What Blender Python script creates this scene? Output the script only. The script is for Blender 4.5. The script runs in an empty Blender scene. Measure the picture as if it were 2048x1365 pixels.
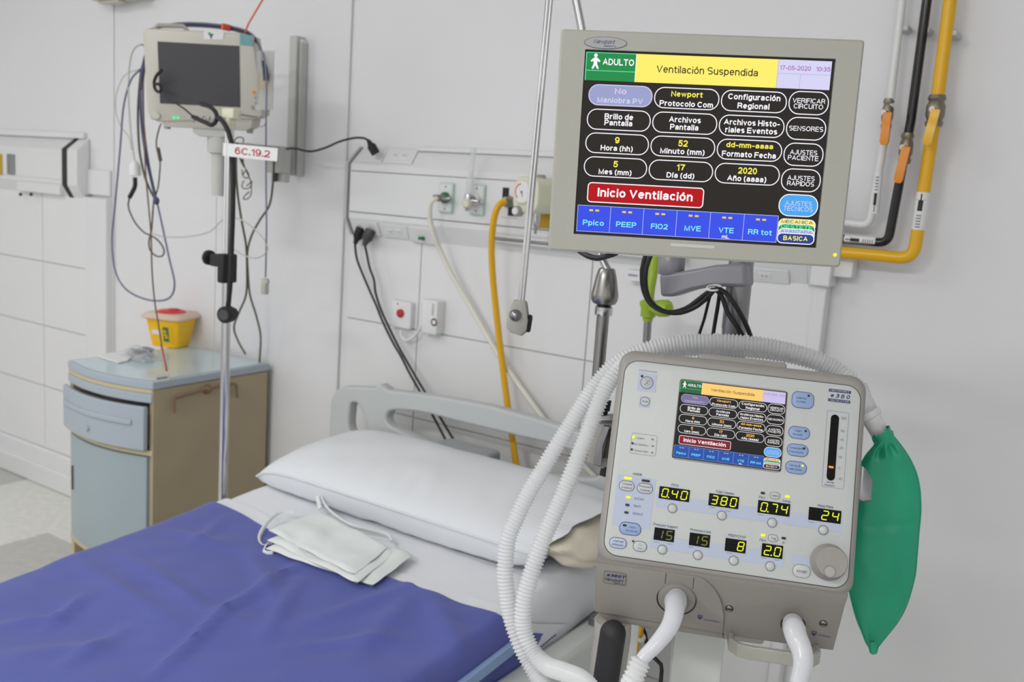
import bpy, bmesh, math, random
from mathutils import Matrix, Vector, noise
random.seed(7)
S = bpy.context.scene
COL = S.collection
R = math.radians

# ---------------------------------------------------------------- camera, light, exposure
EYE = Vector((0, 0, 1.5))
FPX = 1878.0                      # focal length in pixels of the 2048 x 1365 frame

def cam_axes(yaw, pitch, roll):
    fwd = Vector((-math.sin(yaw)*math.cos(pitch), math.cos(yaw)*math.cos(pitch), -math.sin(pitch)))
    right = Vector((math.cos(yaw), math.sin(yaw), 0))
    down = fwd.cross(right)
    c, s = math.cos(roll), math.sin(roll)
    return c*right + s*down, -s*right + c*down, fwd
CR, CD, CF = cam_axes(R(33.92), R(9.19), R(-3.90))
cam = bpy.data.cameras.new('camera')
cam.sensor_width = 36
cam.lens = FPX/2048*36
cam.clip_start = .05
cam.dof.use_dof = True
cam.dof.focus_distance = 1.28
cam.dof.aperture_fstop = 6.3
co = bpy.data.objects.new('camera', cam)
COL.objects.link(co)
co.matrix_world = Matrix(((CR.x, -CD.x, -CF.x, EYE.x), (CR.y, -CD.y, -CF.y, EYE.y), (CR.z, -CD.z, -CF.z, EYE.z), (0, 0, 0, 1)))
S.camera = co
S.view_settings.view_transform = 'Standard'
S.view_settings.look = 'None'
S.view_settings.gamma = 1
S.view_settings.exposure = 0
S.view_settings.use_curve_mapping = False
W = bpy.data.worlds.new('world')
S.world = W
W.use_nodes = True
W.node_tree.nodes['Background'].inputs[0].default_value = (.8, .85, 1, 1)
W.node_tree.nodes['Background'].inputs[1].default_value = .2

def area(name, loc, size, power, rot=(0, 0, 0), col=(1, 1, 1)):
    l = bpy.data.lights.new(name, 'AREA')
    l.shape = 'RECTANGLE'
    l.size, l.size_y = size
    l.energy = power
    l.color = col
    o = bpy.data.objects.new(name, l)
    COL.objects.link(o)
    o.location = loc
    o.rotation_euler = rot
area('ceiling_or_fill_light', (-2.7, .2, 2.93), (1.2, .3), 16.5, col=(1, .99, .97))
area('ceiling_or_fill_light', (-4.9, .3, 2.93), (1.2, .3), 10, col=(1, .99, .97))
area('ceiling_or_fill_light', (-1.5, -1.7, 2.93), (1.2, .3), 59, col=(1, .99, .97))
area('ceiling_or_fill_light', (.35, -1.3, 2.93), (1.2, .3), 24, col=(1, .99, .97))  # fill added at the right front to brighten the right-hand wall
area('window_light', (-5.85, -.8, 1.7), (1.8, 1.5), 15, rot=(0, R(-90), 0), col=(.96, .98, 1))

# ---------------------------------------------------------------- measuring: a photo point on a known plane gives a place in the room
def ray(x, y):
    return CR*((x-1024)/FPX) + CD*((y-682.5)/FPX) + CF
def atY(x, y, Y):
    r = ray(x, y); return EYE + r*(Y/r.y)
def atZ(x, y, Z):
    r = ray(x, y); return EYE + r*((Z-EYE.z)/r.z)
def atX(x, y, X):
    r = ray(x, y); return EYE + r*(X/r.x)
def atD(x, y, d):
    return EYE + ray(x, y)*d

class Plane:
    """a tilted face: local x right, y into it, z up"""
    def __init__(s, c, yaw, pitch, roll):
        s.M = Matrix.Translation(c) @ Matrix.Rotation(R(yaw), 4, 'Z') @ Matrix.Rotation(R(pitch), 4, 'X') @ Matrix.Rotation(R(roll), 4, 'Y')
        s.I = s.M.inverted()
    def uv(s, x, y, n=0):
        o = s.I @ EYE
        d = s.I.to_3x3() @ ray(x, y)
        t = (-n - o.y)/d.y
        return (o + d*t).x, (o + d*t).z
    def w(s, x, y, z):
        return s.M @ Vector((x, y, z))

# ---------------------------------------------------------------- materials
MATS = {}
def lin(c):
    c = c/255
    return c/12.92 if c <= .04045 else ((c+.055)/1.055)**2.4
def rgb(t):
    return tuple(lin(c) for c in t) + (1,)
def mat(name, c, rough=.5, metal=0, emit=0, var=0, scale=8, bump=0, bscale=60, trans=0, spec=.5, coat=0, alpha=1, sheen=0, lucent=0):
    m = bpy.data.materials.new(name)
    m.use_nodes = True
    nt = m.node_tree
    b = nt.nodes['Principled BSDF']
    b.inputs['Base Color'].default_value = rgb(c)
    b.inputs['Roughness'].default_value = rough
    b.inputs['Metallic'].default_value = metal
    b.inputs['Specular IOR Level'].default_value = spec
    b.inputs['Transmission Weight'].default_value = trans
    b.inputs['Coat Weight'].default_value = coat
    b.inputs['Alpha'].default_value = alpha
    b.inputs['Sheen Weight'].default_value = sheen
    if emit:
        b.inputs['Emission Color'].default_value = rgb(c)
        b.inputs['Emission Strength'].default_value = emit
        b.inputs['Base Color'].default_value = (.003, .003, .003, 1)
    tc = nt.nodes.new('ShaderNodeTexCoord')
    if var:
        n = nt.nodes.new('ShaderNodeTexNoise')
        n.inputs['Scale'].default_value = scale
        n.inputs['Detail'].default_value = 4
        nt.links.new(tc.outputs['Object'], n.inputs['Vector'])
        mx = nt.nodes.new('ShaderNodeMix')
        mx.data_type = 'RGBA'
        mx.inputs[6].default_value = rgb(tuple(max(0, k*(1-var)) for k in c))
        mx.inputs[7].default_value = rgb(tuple(min(255, k*(1+var)) for k in c))
        nt.links.new(n.outputs['Fac'], mx.inputs[0])
        nt.links.new(mx.outputs[2], b.inputs['Base Color'])
    if bump:
        n = nt.nodes.new('ShaderNodeTexNoise')
        n.inputs['Scale'].default_value = bscale
        n.inputs['Detail'].default_value = 3
        nt.links.new(tc.outputs['Object'], n.inputs['Vector'])
        bp = nt.nodes.new('ShaderNodeBump')
        bp.inputs['Strength'].default_value = bump
        bp.inputs['Distance'].default_value = .002
        nt.links.new(n.outputs['Fac'], bp.inputs['Height'])
        nt.links.new(bp.outputs['Normal'], b.inputs['Normal'])
    if lucent:      # thin milky plastic: part of the light goes straight through
        tr = nt.nodes.new('ShaderNodeBsdfTransparent')
        tl = nt.nodes.new('ShaderNodeBsdfTranslucent')
        tl.inputs['Color'].default_value = rgb(c)
        m1 = nt.nodes.new('ShaderNodeMixShader')
        m1.inputs[0].default_value = .30
        m2 = nt.nodes.new('ShaderNodeMixShader')
        m2.inputs[0].default_value = lucent
        nt.links.new(b.outputs[0], m1.inputs[1]); nt.links.new(tl.outputs[0], m1.inputs[2])
        nt.links.new(m1.outputs[0], m2.inputs[1]); nt.links.new(tr.outputs[0], m2.inputs[2])
        nt.links.new(m2.outputs[0], nt.nodes['Material Output'].inputs['Surface'])
    MATS[name] = m
    return m
mat('wall', (228, 228, 230), .45, var=.012, scale=2.5, bump=.12, bscale=140)
mat('tile', (230, 230, 231), .32, var=.01, scale=3)
mat('grout', (186, 184, 178), .7)
mat('trim_grey', (196, 196, 192), .5)
mat('ceiling', (232, 232, 230), .8)
mat('floor_light', (224, 224, 219), .35, var=.07, scale=30)
mat('floor_dark', (190, 190, 187), .35, var=.08, scale=30)
mat('plastic_white', (226, 227, 227), .35)
mat('plastic_cream', (200, 197, 186), .4)
mat('plastic_grey', (168, 164, 158), .45, bump=.08, bscale=400)
mat('block_grey', (140, 136, 130), .45, bump=.08, bscale=400)
mat('housing_grey', (150, 147, 142), .42, bump=.08, bscale=400)
mat('display_case', (170, 169, 160), .42, bump=.08, bscale=500)
mat('panel_light', (192, 196, 194), .4, bump=.05, bscale=500)
mat('pad_blue', (178, 188, 208), .42)
mat('button_blue', (140, 163, 200), .42)
mat('ink_blue', (64, 76, 128), .5)
mat('ink_navy', (38, 48, 105), .5)
mat('ink_grey', (128, 130, 138), .5)
mat('ink_pale', (150, 155, 178), .5)
mat('dark_grey', (70, 70, 70), .4)
mat('black', (16, 16, 17), .45)
mat('black_gloss', (8, 8, 9), .3, spec=.12)
mat('rubber', (24, 24, 25), .6)
mat('grip', (38, 38, 40), .65, bump=.2, bscale=300)
mat('chrome', (205, 205, 205), .12, 1)
mat('steel', (150, 148, 145), .28, 1)
mat('brass', (138, 130, 116), .4, .8)
mat('alu', (150, 150, 152), .38, .85)
mat('arm_grey', (150, 150, 156), .4, .2)
mat('tube_milky', (250, 251, 252), .2, lucent=.24)
mat('tube_dense', (238, 239, 243), .2, lucent=.12)
mat('clear', (235, 238, 238), .08, lucent=.55)
mat('pouch', (200, 200, 196), .15, lucent=.35)
mat('bag_green', (28, 158, 120), .42, var=.08, scale=14, bump=.12, bscale=80)
mat('bed_plastic', (190, 194, 194), .38)
mat('bed_plastic_dark', (150, 154, 156), .42)
mat('bed_frame', (206, 210, 206), .35)
mat('sheet', (225, 227, 232), .85, bump=.15, bscale=900)
mat('pillow_case', (224, 227, 231), .85, bump=.2, bscale=700)
mat('pillow_inner', (214, 207, 190), .85, bump=.2, bscale=500)
mat('gown', (224, 229, 228), .85, bump=.2, bscale=800)
mat('cover_blue', (82, 91, 164), .8, var=.05, scale=6, bump=.2, bscale=900, sheen=.15)
mat('cover_seam', (142, 168, 208), .7)
mat('mattress', (206, 209, 210), .7)
mat('cab_wood', (172, 158, 130), .5, var=.05, scale=5)
mat('cab_edge', (196, 184, 152), .5)
mat('cab_blue', (170, 180, 191), .35)
mat('cab_top', (190, 208, 214), .1)
mat('cab_door', (158, 172, 178), .35)
mat('mark_brown', (130, 104, 76), .5)
mat('yellow_box', (250, 196, 14), .35)
mat('lid', (252, 230, 216), .3, lucent=.12)
mat('red', (214, 40, 40), .4)
mat('red_dull', (190, 40, 36), .4)
mat('orange', (226, 140, 30), .4)
mat('orange_red', (222, 88, 52), .4)
mat('pipe_yellow', (232, 178, 18), .3)
mat('hose_yellow', (226, 172, 10), .35)
mat('pipe_black', (22, 20, 24), .18)
mat('pipe_white', (226, 226, 224), .3)
mat('hose_white', (226, 224, 212), .4)
mat('paper', (230, 231, 230), .7)
mat('lime', (150, 178, 44), .4)
mat('outlet_green', (188, 212, 200), .35)
mat('green', (20, 118, 70), .4)
mat('teal', (104, 160, 164), .4)
mat('gold', (196, 160, 22), .4)
mat('gauge_cream', (220, 220, 196), .35)
mat('screen_off', (58, 56, 60), .42)
mat('cable_olive', (84, 80, 62), .5)
mat('cable_blue', (108, 113, 136), .45)
mat('cable_navy', (66, 70, 104), .45)
mat('cable_brown', (98, 74, 58), .5)
mat('cable_pale', (190, 190, 182), .45)
mat('cable_black', (26, 26, 27), .45)
mat('velvet_white', (240, 240, 240), .5)
mat('fabric_dark', (60, 60, 60), .8)
# lit things
for k, c in dict(e_yel=(250, 250, 40), e_seg=(228, 240, 20), e_segdim=(110, 112, 24), e_orange=(255, 150, 20), e_green=(90, 240, 150)).items():
    mat(k, c, emit=1)
PAL1 = dict(bg=(46, 43, 40), white=(252, 248, 255), yellow=(255, 240, 112), green=(42, 142, 78), mint=(110, 245, 190), lav=(216, 213, 246), purple=(150, 84, 164),
            slate=(158, 163, 206), slatetext=(208, 208, 238), red=(182, 24, 30), blue=(62, 84, 232), cyan=(132, 236, 255), sky=(78, 168, 242), dark=(52, 50, 32), val=(250, 238, 90),
            dash=(250, 210, 60), pale=(206, 206, 236), navy=(44, 70, 150), grid=(176, 186, 250), tabgreen=(46, 150, 70), line=(186, 178, 214), tabblue=(70, 140, 200))
PAL2 = dict(bg=(38, 37, 36), white=(250, 246, 248), yellow=(255, 208, 118), green=(44, 106, 64), mint=(110, 220, 150), lav=(204, 194, 234), purple=(140, 120, 170),
            slate=(122, 114, 154), slatetext=(176, 172, 204), red=(132, 34, 54), blue=(44, 84, 172), cyan=(118, 226, 240), sky=(84, 170, 240), dark=(96, 66, 42), val=(255, 192, 84),
            dash=(240, 170, 110), pale=(196, 196, 214), navy=(44, 54, 92), grid=(150, 170, 220), tabgreen=(60, 120, 70), line=(186, 178, 214), tabblue=(80, 110, 150))
for q, P in (('A', PAL1), ('B', PAL2)):
    for k, c in P.items():
        mat('lit_%s_%s' % (k, q), c, rough=.3, emit=1, spec=.06)

# ---------------------------------------------------------------- mesh building
def spline(pts, step=.01, closed=False):
    pts = [Vector(p) for p in pts]
    if len(pts) < 3:
        return pts
    out = []
    n = len(pts)
    for i in range(n if closed else n-1):
        p1, p2 = pts[i], pts[(i+1) % n]
        p0 = pts[i-1] if (i or closed) else p1*2-p2
        p3 = pts[(i+2) % n] if (i+2 < n or closed) else p2*2-p1
        L = (p2-p1).length
        k = max(2, int(L/step))
        # centripetal-like Catmull-Rom
        for j in range(k):
            t = j/k
            out.append(.5*((2*p1)+(p2-p0)*t+(2*p0-5*p1+4*p2-p3)*t*t+(3*p1-p0-3*p2+p3)*t**3))
    if not closed:
        out.append(pts[-1])
    return out

def resample(pts, step):
    out = [pts[0]]
    acc = 0
    for a, b in zip(pts, pts[1:]):
        L = (b-a).length
        while acc + L >= step:
            t = (step-acc)/L
            a = a + (b-a)*t
            L = (b-a).length
            out.append(a.copy())
            acc = 0
            if L < 1e-9:
                break
        acc += L
    if (out[-1]-pts[-1]).length > step*.2:
        out.append(pts[-1].copy())
    return out

# ---------------------------------------------------------------- a plain stroke alphabet (capital height 10)
def _a(cx, cy, rx, ry, a0, a1, n=0):
    n = n or max(3, int(abs(a1-a0)/18))
    return [(cx+rx*math.cos(R(a0+(a1-a0)*i/n)), cy+ry*math.sin(R(a0+(a1-a0)*i/n))) for i in range(n+1)]
_O = lambda w, h=5, cy=5: _a(w/2, cy, w/2, h, 90, 450, 24)
_bowl = _a(2.5, 3.6, 2.5, 3.6, 0, 360, 22)
_S = lambda w, h: [(w*(.5+.5*math.cos(R(a)))*1, h*.75+h*.25*math.sin(R(a))) for a in range(35, 271, 20)]+[(w*(.5+.5*math.cos(R(a))), h*.25+h*.25*math.sin(R(a))) for a in range(90, -146, -20)]
GL = {
 'A': (7.4, [[(0, 0), (3.7, 10), (7.4, 0)], [(1.3, 3.3), (6.1, 3.3)]]),
 'B': (6.4, [[(0, 0), (0, 10), (3.6, 10)]+_a(3.6, 7.6, 2.4, 2.4, 90, -90)+[(0, 5.2)], [(3.6, 5.2)]+_a(3.7, 2.6, 2.7, 2.6, 90, -90)+[(0, 0)]]),
 'C': (7, [_a(3.7, 5, 3.7, 5, 42, 318)]), 'D': (6.8, [[(0, 0), (0, 10), (2.8, 10)]+_a(2.8, 5, 4, 5, 90, -90)+[(0, 0)]]),
 'E': (6, [[(5.9, 10), (0, 10), (0, 0), (6, 0)], [(0, 5.2), (5.4, 5.2)]]), 'F': (5.6, [[(5.6, 10), (0, 10), (0, 0)], [(0, 5), (5, 5)]]),
 'G': (7.4, [_a(3.7, 5, 3.7, 5, 42, 350)+[(7.4, 4.6), (4.2, 4.6)]]), 'H': (6.6, [[(0, 0), (0, 10)], [(6.6, 0), (6.6, 10)], [(0, 5.2), (6.6, 5.2)]]),
 'I': (0, [[(0, 0), (0, 10)]]), 'J': (4.6, [[(4.6, 10), (4.6, 2.6)]+_a(2.3, 2.4, 2.3, 2.4, 0, -180)]), 'L': (5.4, [[(0, 10), (0, 0), (5.4, 0)]]),
 'K': (6.4, [[(0, 0), (0, 10)], [(6, 10), (0, 4)], [(2.3, 6), (6.4, 0)]]),
 'M': (7.8, [[(0, 0), (0, 10), (3.9, 0), (7.8, 10), (7.8, 0)]]), 'N': (6.6, [[(0, 0), (0, 10), (6.6, 0), (6.6, 10)]]), 'O': (7.8, [_O(7.8)]),
 'P': (6.2, [[(0, 0), (0, 10), (3.5, 10)]+_a(3.5, 7.2, 2.7, 2.8, 90, -90)+[(0, 4.4)]]), 'R': (6.6, [[(0, 0), (0, 10), (3.6, 10)]+_a(3.6, 7.4, 2.6, 2.6, 90, -90)+[(0, 4.8)], [(3.6, 4.8), (5, 4.2), (6, 2), (6.6, 0)]]),
 'S': (6.4, [_S(6.4, 10)]), 'T': (6.4, [[(0, 10), (6.4, 10)], [(3.2, 10), (3.2, 0)]]), 'U': (6.6, [[(0, 10), (0, 3.6)]+_a(3.3, 3.4, 3.3, 3.4, 180, 360)+[(6.6, 10)]]),
 'V': (7, [[(0, 10), (3.5, 0), (7, 10)]]), 'W': (10, [[(0, 10), (2.4, 0), (5, 9.6), (7.6, 0), (10, 10)]]), 'Y': (7, [[(0, 10), (3.5, 4.6), (7, 10)], [(3.5, 4.6), (3.5, 0)]]), 'Z': (6.2, [[(0, 10), (6.2, 10), (0, 0), (6.2, 0)]]),
 'a': (4.8, [[(0.2, 5.6)]+_a(2.4, 5.2, 2.2, 2.0, 160, 0)+[(4.6, 1.2), (5, 0)], [(4.6, 4.2), (2, 3.9)]+_a(1.9, 1.95, 1.9, 1.95, 95, 270)+[(3.4, .4), (4.6, 1.9)]]),
 'b': (5, [[(0, 0), (0, 10)], _bowl]), 'c': (4.7, [_a(2.5, 3.6, 2.5, 3.6, 40, 320)]), 'd': (5, [[(5, 0), (5, 10)], _bowl]), 'e': (5, [[(0, 3.8), (5, 3.8)]+_a(2.5, 3.6, 2.5, 3.6, 0, 318)]),
 'f': (2.9, [[(1.1, 0), (1.1, 8.4)]+_a(2.7, 8.4, 1.6, 1.6, 180, 90), [(0, 7), (2.8, 7)]]), 'g': (5, [[(5, 7.2), (5, -.6)]+_a(2.5, -.5, 2.5, 2.2, 0, -160), _bowl]),
 'h': (4.7, [[(0, 0), (0, 10)], [(0, 4.6)]+_a(2.35, 4.6, 2.35, 2.6, 180, 0)+[(4.7, 0)]]), 'i': (0, [[(0, 0), (0, 6.3)], [(0, 9.6), (0, 9.8)]]), 'j': (.8, [[(.8, 6.3), (.8, -1.4), (0, -2.4)], [(.8, 9.6), (.8, 9.8)]]),
 'k': (4.4, [[(0, 0), (0, 10)], [(4.2, 7), (0, 3)], [(1.6, 4.4), (4.4, 0)]]), 'l': (0, [[(0, 0), (0, 10)]]),
 'm': (7.8, [[(0, 0), (0, 7.2)], [(0, 4.8)]+_a(1.95, 4.8, 1.95, 2.4, 180, 0)+[(3.9, 0)], [(3.9, 4.8)]+_a(5.85, 4.8, 1.95, 2.4, 180, 0)+[(7.8, 0)]]),
 'n': (4.7, [[(0, 0), (0, 7.2)], [(0, 4.6)]+_a(2.35, 4.6, 2.35, 2.6, 180, 0)+[(4.7, 0)]]), 'o': (5.2, [_O(5.2, 3.6, 3.6)]), 'p': (5, [[(0, 7.2), (0, -2.8)], _bowl]), 'q': (5, [[(5, 7.2), (5, -2.8)], _bowl]),
 'r': (2.9, [[(0, 0), (0, 7.2)], [(0, 4.2)]+_a(2.8, 4.2, 2.8, 2.9, 180, 92)]), 's': (4.4, [_S(4.4, 7.2)]), 't': (2.8, [[(1, 9), (1, 1.6)]+_a(2.4, 1.5, 1.4, 1.5, 180, 280), [(0, 7), (2.8, 7)]]),
 'u': (4.7, [[(4.7, 0), (4.7, 7.2)], [(4.7, 2.6)]+_a(2.35, 2.6, 2.35, 2.6, 360, 180)+[(0, 7.2)]]), 'v': (4.8, [[(0, 7.2), (2.4, 0), (4.8, 7.2)]]), 'w': (7.6, [[(0, 7.2), (1.9, 0), (3.8, 6.9), (5.7, 0), (7.6, 7.2)]]),
 'x': (4.8, [[(0, 0), (4.8, 7.2)], [(0, 7.2), (4.8, 0)]]), 'y': (4.8, [[(0, 7.2), (2.5, 0)], [(4.8, 7.2), (1.9, -2), (.4, -2.8)]]), 'z': (4.4, [[(0, 7.2), (4.4, 7.2), (0, 0), (4.4, 0)]]),
 '0': (5.6, [_O(5.6)]), '1': (2.6, [[(0, 7.8), (1.4, 8.4), (2.6, 10), (2.6, 0)]]), '2': (5.6, [_a(2.8, 7.2, 2.8, 2.8, 165, -20)+[(4.4, 4.2), (0.2, .6), (0, 0), (5.6, 0)]]),
 '3': (5.6, [_a(2.7, 7.6, 2.5, 2.4, 150, -90)+[(2.2, 5.2)], [(2.7, 5.2)]+_a(2.7, 2.7, 2.8, 2.7, 75, -155)]), '4': (6, [[(4.5, 0), (4.5, 10), (0, 2.8), (6, 2.8)]]),
 '5': (5.6, [[(5.2, 10), (1, 10), (.4, 5.2)]+_a(2.7, 3.2, 2.9, 3.2, 125, -160)]), '6': (5.6, [_a(2.8, 3.2, 2.8, 3.2, 0, 360, 22), [(0, 3.2), (0.2, 6)]+_a(2.9, 6.4, 2.7, 3.6, 170, 35)]), '7': (5.4, [[(0, 10), (5.4, 10), (3.2, 5), (2, 0)]]),
 '8': (5.6, [_O(5, 2.3, 7.7) and [(p[0]+.3, p[1]) for p in _O(5, 2.3, 7.7)], _O(5.6, 2.7, 2.7)]), '9': (5.6, [_a(2.8, 6.8, 2.8, 3.2, 0, 360, 22), [(5.6, 6.8), (5.4, 4)]+_a(2.7, 3.6, 2.7, 3.6, -10, -145)]),
 '-': (3, [[(0, 3.7), (3, 3.7)]]), ':': (0, [[(0, 1), (0, 2.2)], [(0, 5.4), (0, 6.6)]]), '.': (0, [[(0, 0), (0, 1)]]), '/': (3, [[(0, -.5), (3, 10.3)]]), '&': (6.6, [[(6.4, 0), (1, 7.4)]+_a(2.6, 8.2, 1.6, 1.8, 190, -20)+[(3, 5.8), (.6, 3.4)]+_a(2.6, 2.2, 2.6, 2.2, 170, 300)+[(6, 4.6)]]),
 '(': (2, [[(2, 10.4), (.5, 7.6), (0, 4), (.5, .4), (2, -2.6)]]), ')': (2, [[(0, 10.4), (1.5, 7.6), (2, 4), (1.5, .4), (0, -2.6)]]),
}
for k, base, mark in (('ó', 'o', [(2.3, 8.6), (3.8, 10.6)]), ('í', 'l', None), ('ñ', 'n', [(.4, 8.8), (1.6, 9.7), (3, 8.9), (4.3, 9.8)])):
    GL[k] = (GL[base][0], GL[base][1]+[mark]) if mark else (.6, [[(.1, 0), (.1, 7)], [(-.1, 8.7), (1.4, 10.6)]])

def stroke_text(s, t):
    """list of (x, z) points and faces; capital height 10; stroke width t"""
    vs, fs = [], []
    x = 0
    k = (10-t)/10
    for ch in s:
        if ch == ' ':
            x += 3.2; continue
        w, st = GL[ch]
        for line in st:
            P = [Vector((x+t/2+p[0], t/2+p[1]*k)) for p in line]
            P = [p for i, p in enumerate(P) if i == 0 or (p-P[i-1]).length > .02]
            cl = len(P) > 5 and (P[0]-P[-1]).length < .05
            if cl:
                P = P[:-1]
            n = len(P)
            L, Rr = [], []
            for i in range(n):
                a = P[i-1] if (i or cl) else None
                c = P[(i+1) % n] if (i < n-1 or cl) else None
                d0 = (P[i]-a).normalized() if a is not None and (P[i]-a).length > 1e-6 else None
                d1 = (c-P[i]).normalized() if c is not None and (c-P[i]).length > 1e-6 else None
                d0 = d0 or d1; d1 = d1 or d0
                n0, n1 = Vector((-d0.y, d0.x)), Vector((-d1.y, d1.x))
                m = n0+n1
                if m.length < .3:
                    m = n0.copy()
                m.normalize()
                f = 1/max(.55, m.dot(n0))
                q = P[i].copy()
                if not cl and i == 0:
                    q = q-d1*t*.5*(1 if abs(d1.x) < .2 or abs(d1.y) < .2 else .3)
                if not cl and i == n-1:
                    q = q+d0*t*.5*(1 if abs(d0.x) < .2 or abs(d0.y) < .2 else .3)
                L.append(q+m*t/2*f); Rr.append(q-m*t/2*f)
            b0 = len(vs)
            vs += [(p.x, p.y) for p in L+Rr]
            for i in range(n if cl else n-1):
                j = (i+1) % n
                fs.append((b0+i, b0+j, b0+n+j, b0+n+i))
        x += w+t+1.15
    return vs, fs

def rr(w, h, r, seg=5, x=0, z=0):
    r = min(r, w/2-1e-6, h/2-1e-6)
    out = []
    for cx, cz, a0 in ((w/2-r, h/2-r, 0), (-w/2+r, h/2-r, 90), (-w/2+r, -h/2+r, 180), (w/2-r, -h/2+r, 270)):
        for k in range(seg+1):
            a = R(a0+90*k/seg)
            out.append((x+cx+r*math.cos(a), z+cz+r*math.sin(a)))
    return out

class B:
    def __init__(s, M=None):
        s.v, s.f, s.fm, s.ms = [], [], [], []
        s.M = M or Matrix()
    def mi(s, m):
        if m not in s.ms:
            s.ms.append(m)
        return s.ms.index(m)
    def add(s, vs, fs, m):
        k = len(s.v)
        s.v += [s.M @ Vector(p) for p in vs]
        i = s.mi(m)
        for f in fs:
            s.f.append(tuple(k+j for j in f))
            s.fm.append(i)
        return s
    def box(s, x0, x1, y0, y1, z0, z1, m):
        return s.add([(x, y, z) for x in (x0, x1) for y in (y0, y1) for z in (z0, z1)],
                     [(0, 1, 3, 2), (4, 6, 7, 5), (0, 4, 5, 1), (2, 3, 7, 6), (0, 2, 6, 4), (1, 5, 7, 3)], m)
    def rings(s, rings, m, caps=(1, 1), close=True):
        n = len(rings[0])
        vs = [p for r in rings for p in r]
        fs = []
        for i in range(len(rings)-1):
            for j in range(n if close else n-1):
                a, b = i*n+j, i*n+(j+1) % n
                fs.append((a, b, b+n, a+n))
        if caps[0]:
            fs.append(tuple(range(n)))
        if caps[1]:
            fs.append(tuple(range((len(rings)-1)*n, len(rings)*n)))
        return s.add(vs, fs, m)
    def prism(s, pts, y0, y1, m, c=0, r=None):
        """outline in x,z pushed from y0 (front) to y1; c = softened front edge"""
        if c:
            cx = sum(p[0] for p in pts)/len(pts); cz = sum(p[1] for p in pts)/len(pts)
            w = max(abs(p[0]-cx) for p in pts); h = max(abs(p[1]-cz) for p in pts)
            sh = lambda k: [(cx+(x-cx)*(1-k/w), cz+(z-cz)*(1-k/h)) for x, z in pts]
            seq = [(c, y0), (c*.3, y0+c*.3), (0, y0+c), (0, y1)]
            return s.rings([[(x, y, z) for x, z in sh(k)] for k, y in seq], m)
        return s.rings([[(x, y, z) for x, z in pts] for y in (y0, y1)], m)
    def rbox(s, x, z, w, h, r, y0, y1, m, c=0, seg=5):
        return s.prism(rr(w, h, r, seg, x, z), y0, y1, m, c)
    def flat(s, pts, y, m):
        return s.add([(p[0], y, p[1]) for p in pts], [tuple(range(len(pts)))], m)
    def frame(s, outer, inner, y, m):
        n = len(outer)
        return s.add([(p[0], y, p[1]) for p in outer+inner], [(j, (j+1) % n, n+(j+1) % n, n+j) for j in range(n)], m)
    def cyl(s, p0, p1, r0, m, r1=None, seg=20, caps=(1, 1)):
        return s.lathe(p0, p1, [(0, r0), (1, r0 if r1 is None else r1)], m, seg, caps)
    def lathe(s, p0, p1, prof, m, seg=20, caps=(1, 1)):
        p0, p1 = Vector(p0), Vector(p1)
        d = (p1-p0)
        a = d.normalized()
        u = a.orthogonal().normalized()
        w = a.cross(u)
        rs = [[p0+d*t+(u*math.cos(2*math.pi*k/seg)+w*math.sin(2*math.pi*k/seg))*r for k in range(seg)] for t, r in prof]
        return s.rings(rs, m, caps)
    def ball(s, c, r, m, seg=16, sc=(1, 1, 1)):
        c = Vector(c)
        rs = [[c+Vector((sc[0]*r*math.sin(a)*math.cos(b), sc[1]*r*math.sin(a)*math.sin(b), sc[2]*r*math.cos(a)))
               for b in [2*math.pi*k/seg for k in range(seg)]] for a in [math.pi*(.02+.96*i/(seg//2)) for i in range(seg//2+1)]]
        return s.rings(rs, m)
    def tube(s, pts, r, m, seg=8, step=.008, caps=(1, 1), smooth=True, rad=None, flat=None):
        p = spline(pts, step) if smooth else [Vector(q) for q in pts]
        if rad:
            p = resample(p, step)
        n = len(p)
        rs = []
        u = None
        L = 0
        for i in range(n):
            t = (p[min(i+1, n-1)]-p[max(i-1, 0)]).normalized()
            if u is None:
                u = t.orthogonal().normalized()
            u = (u-t*u.dot(t)).normalized()
            w = t.cross(u)
            if i:
                L += (p[i]-p[i-1]).length
            k = rad(i, L) if rad else r
            rs.append([p[i]+(u*math.cos(2*math.pi*j/seg)+w*math.sin(2*math.pi*j/seg)*(flat or 1))*k for j in range(seg)])
        return s.rings(rs, m, caps)
    def grid(s, fn, nu, nv, m, two=0):
        vs = [fn(i/nu, j/nv) for i in range(nu+1) for j in range(nv+1)]
        k = nv+1
        return s.add(vs, [(i*k+j, (i+1)*k+j, (i+1)*k+j+1, i*k+j+1) for i in range(nu) for j in range(nv)], m)
    def text(s, t, x, z, w, h, y, m, bold=0, shear=0, align='C'):
        """lettering: centre x (or left edge), baseline z, width w, capital height h, in the local x,z plane at depth y; w None keeps proportions"""
        v, f = stroke_text(t, 1.25+bold*32)
        x0 = min(p[0] for p in v); x1 = max(p[0] for p in v)
        sz = h/10
        sx = w/(x1-x0) if w else sz
        off = x-(x1-x0)*sx/2 if align == 'C' else x
        return s.add([(off+(p[0]-x0)*sx+shear*p[1]*sz, y, z+p[1]*sz) for p in v], f, m)
    def build(s, name, parent=None, smooth=38, bevel=0, **kw):
        me = bpy.data.meshes.new(name)
        o = bpy.data.objects.new(name, me)
        COL.objects.link(o)
        inv = Matrix()
        if parent is not None:
            o.parent = parent
            root = parent
            while root.parent:
                root = root.parent
            inv = ROOTM[root.name].inverted() if root.name in ROOTM else Matrix()
        me.from_pydata([inv @ p for p in s.v], [], s.f)
        for m in s.ms:
            me.materials.append(MATS[m])
        me.polygons.foreach_set('material_index', s.fm)
        bm = bmesh.new()
        bm.from_mesh(me)
        bmesh.ops.recalc_face_normals(bm, faces=bm.faces)
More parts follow.
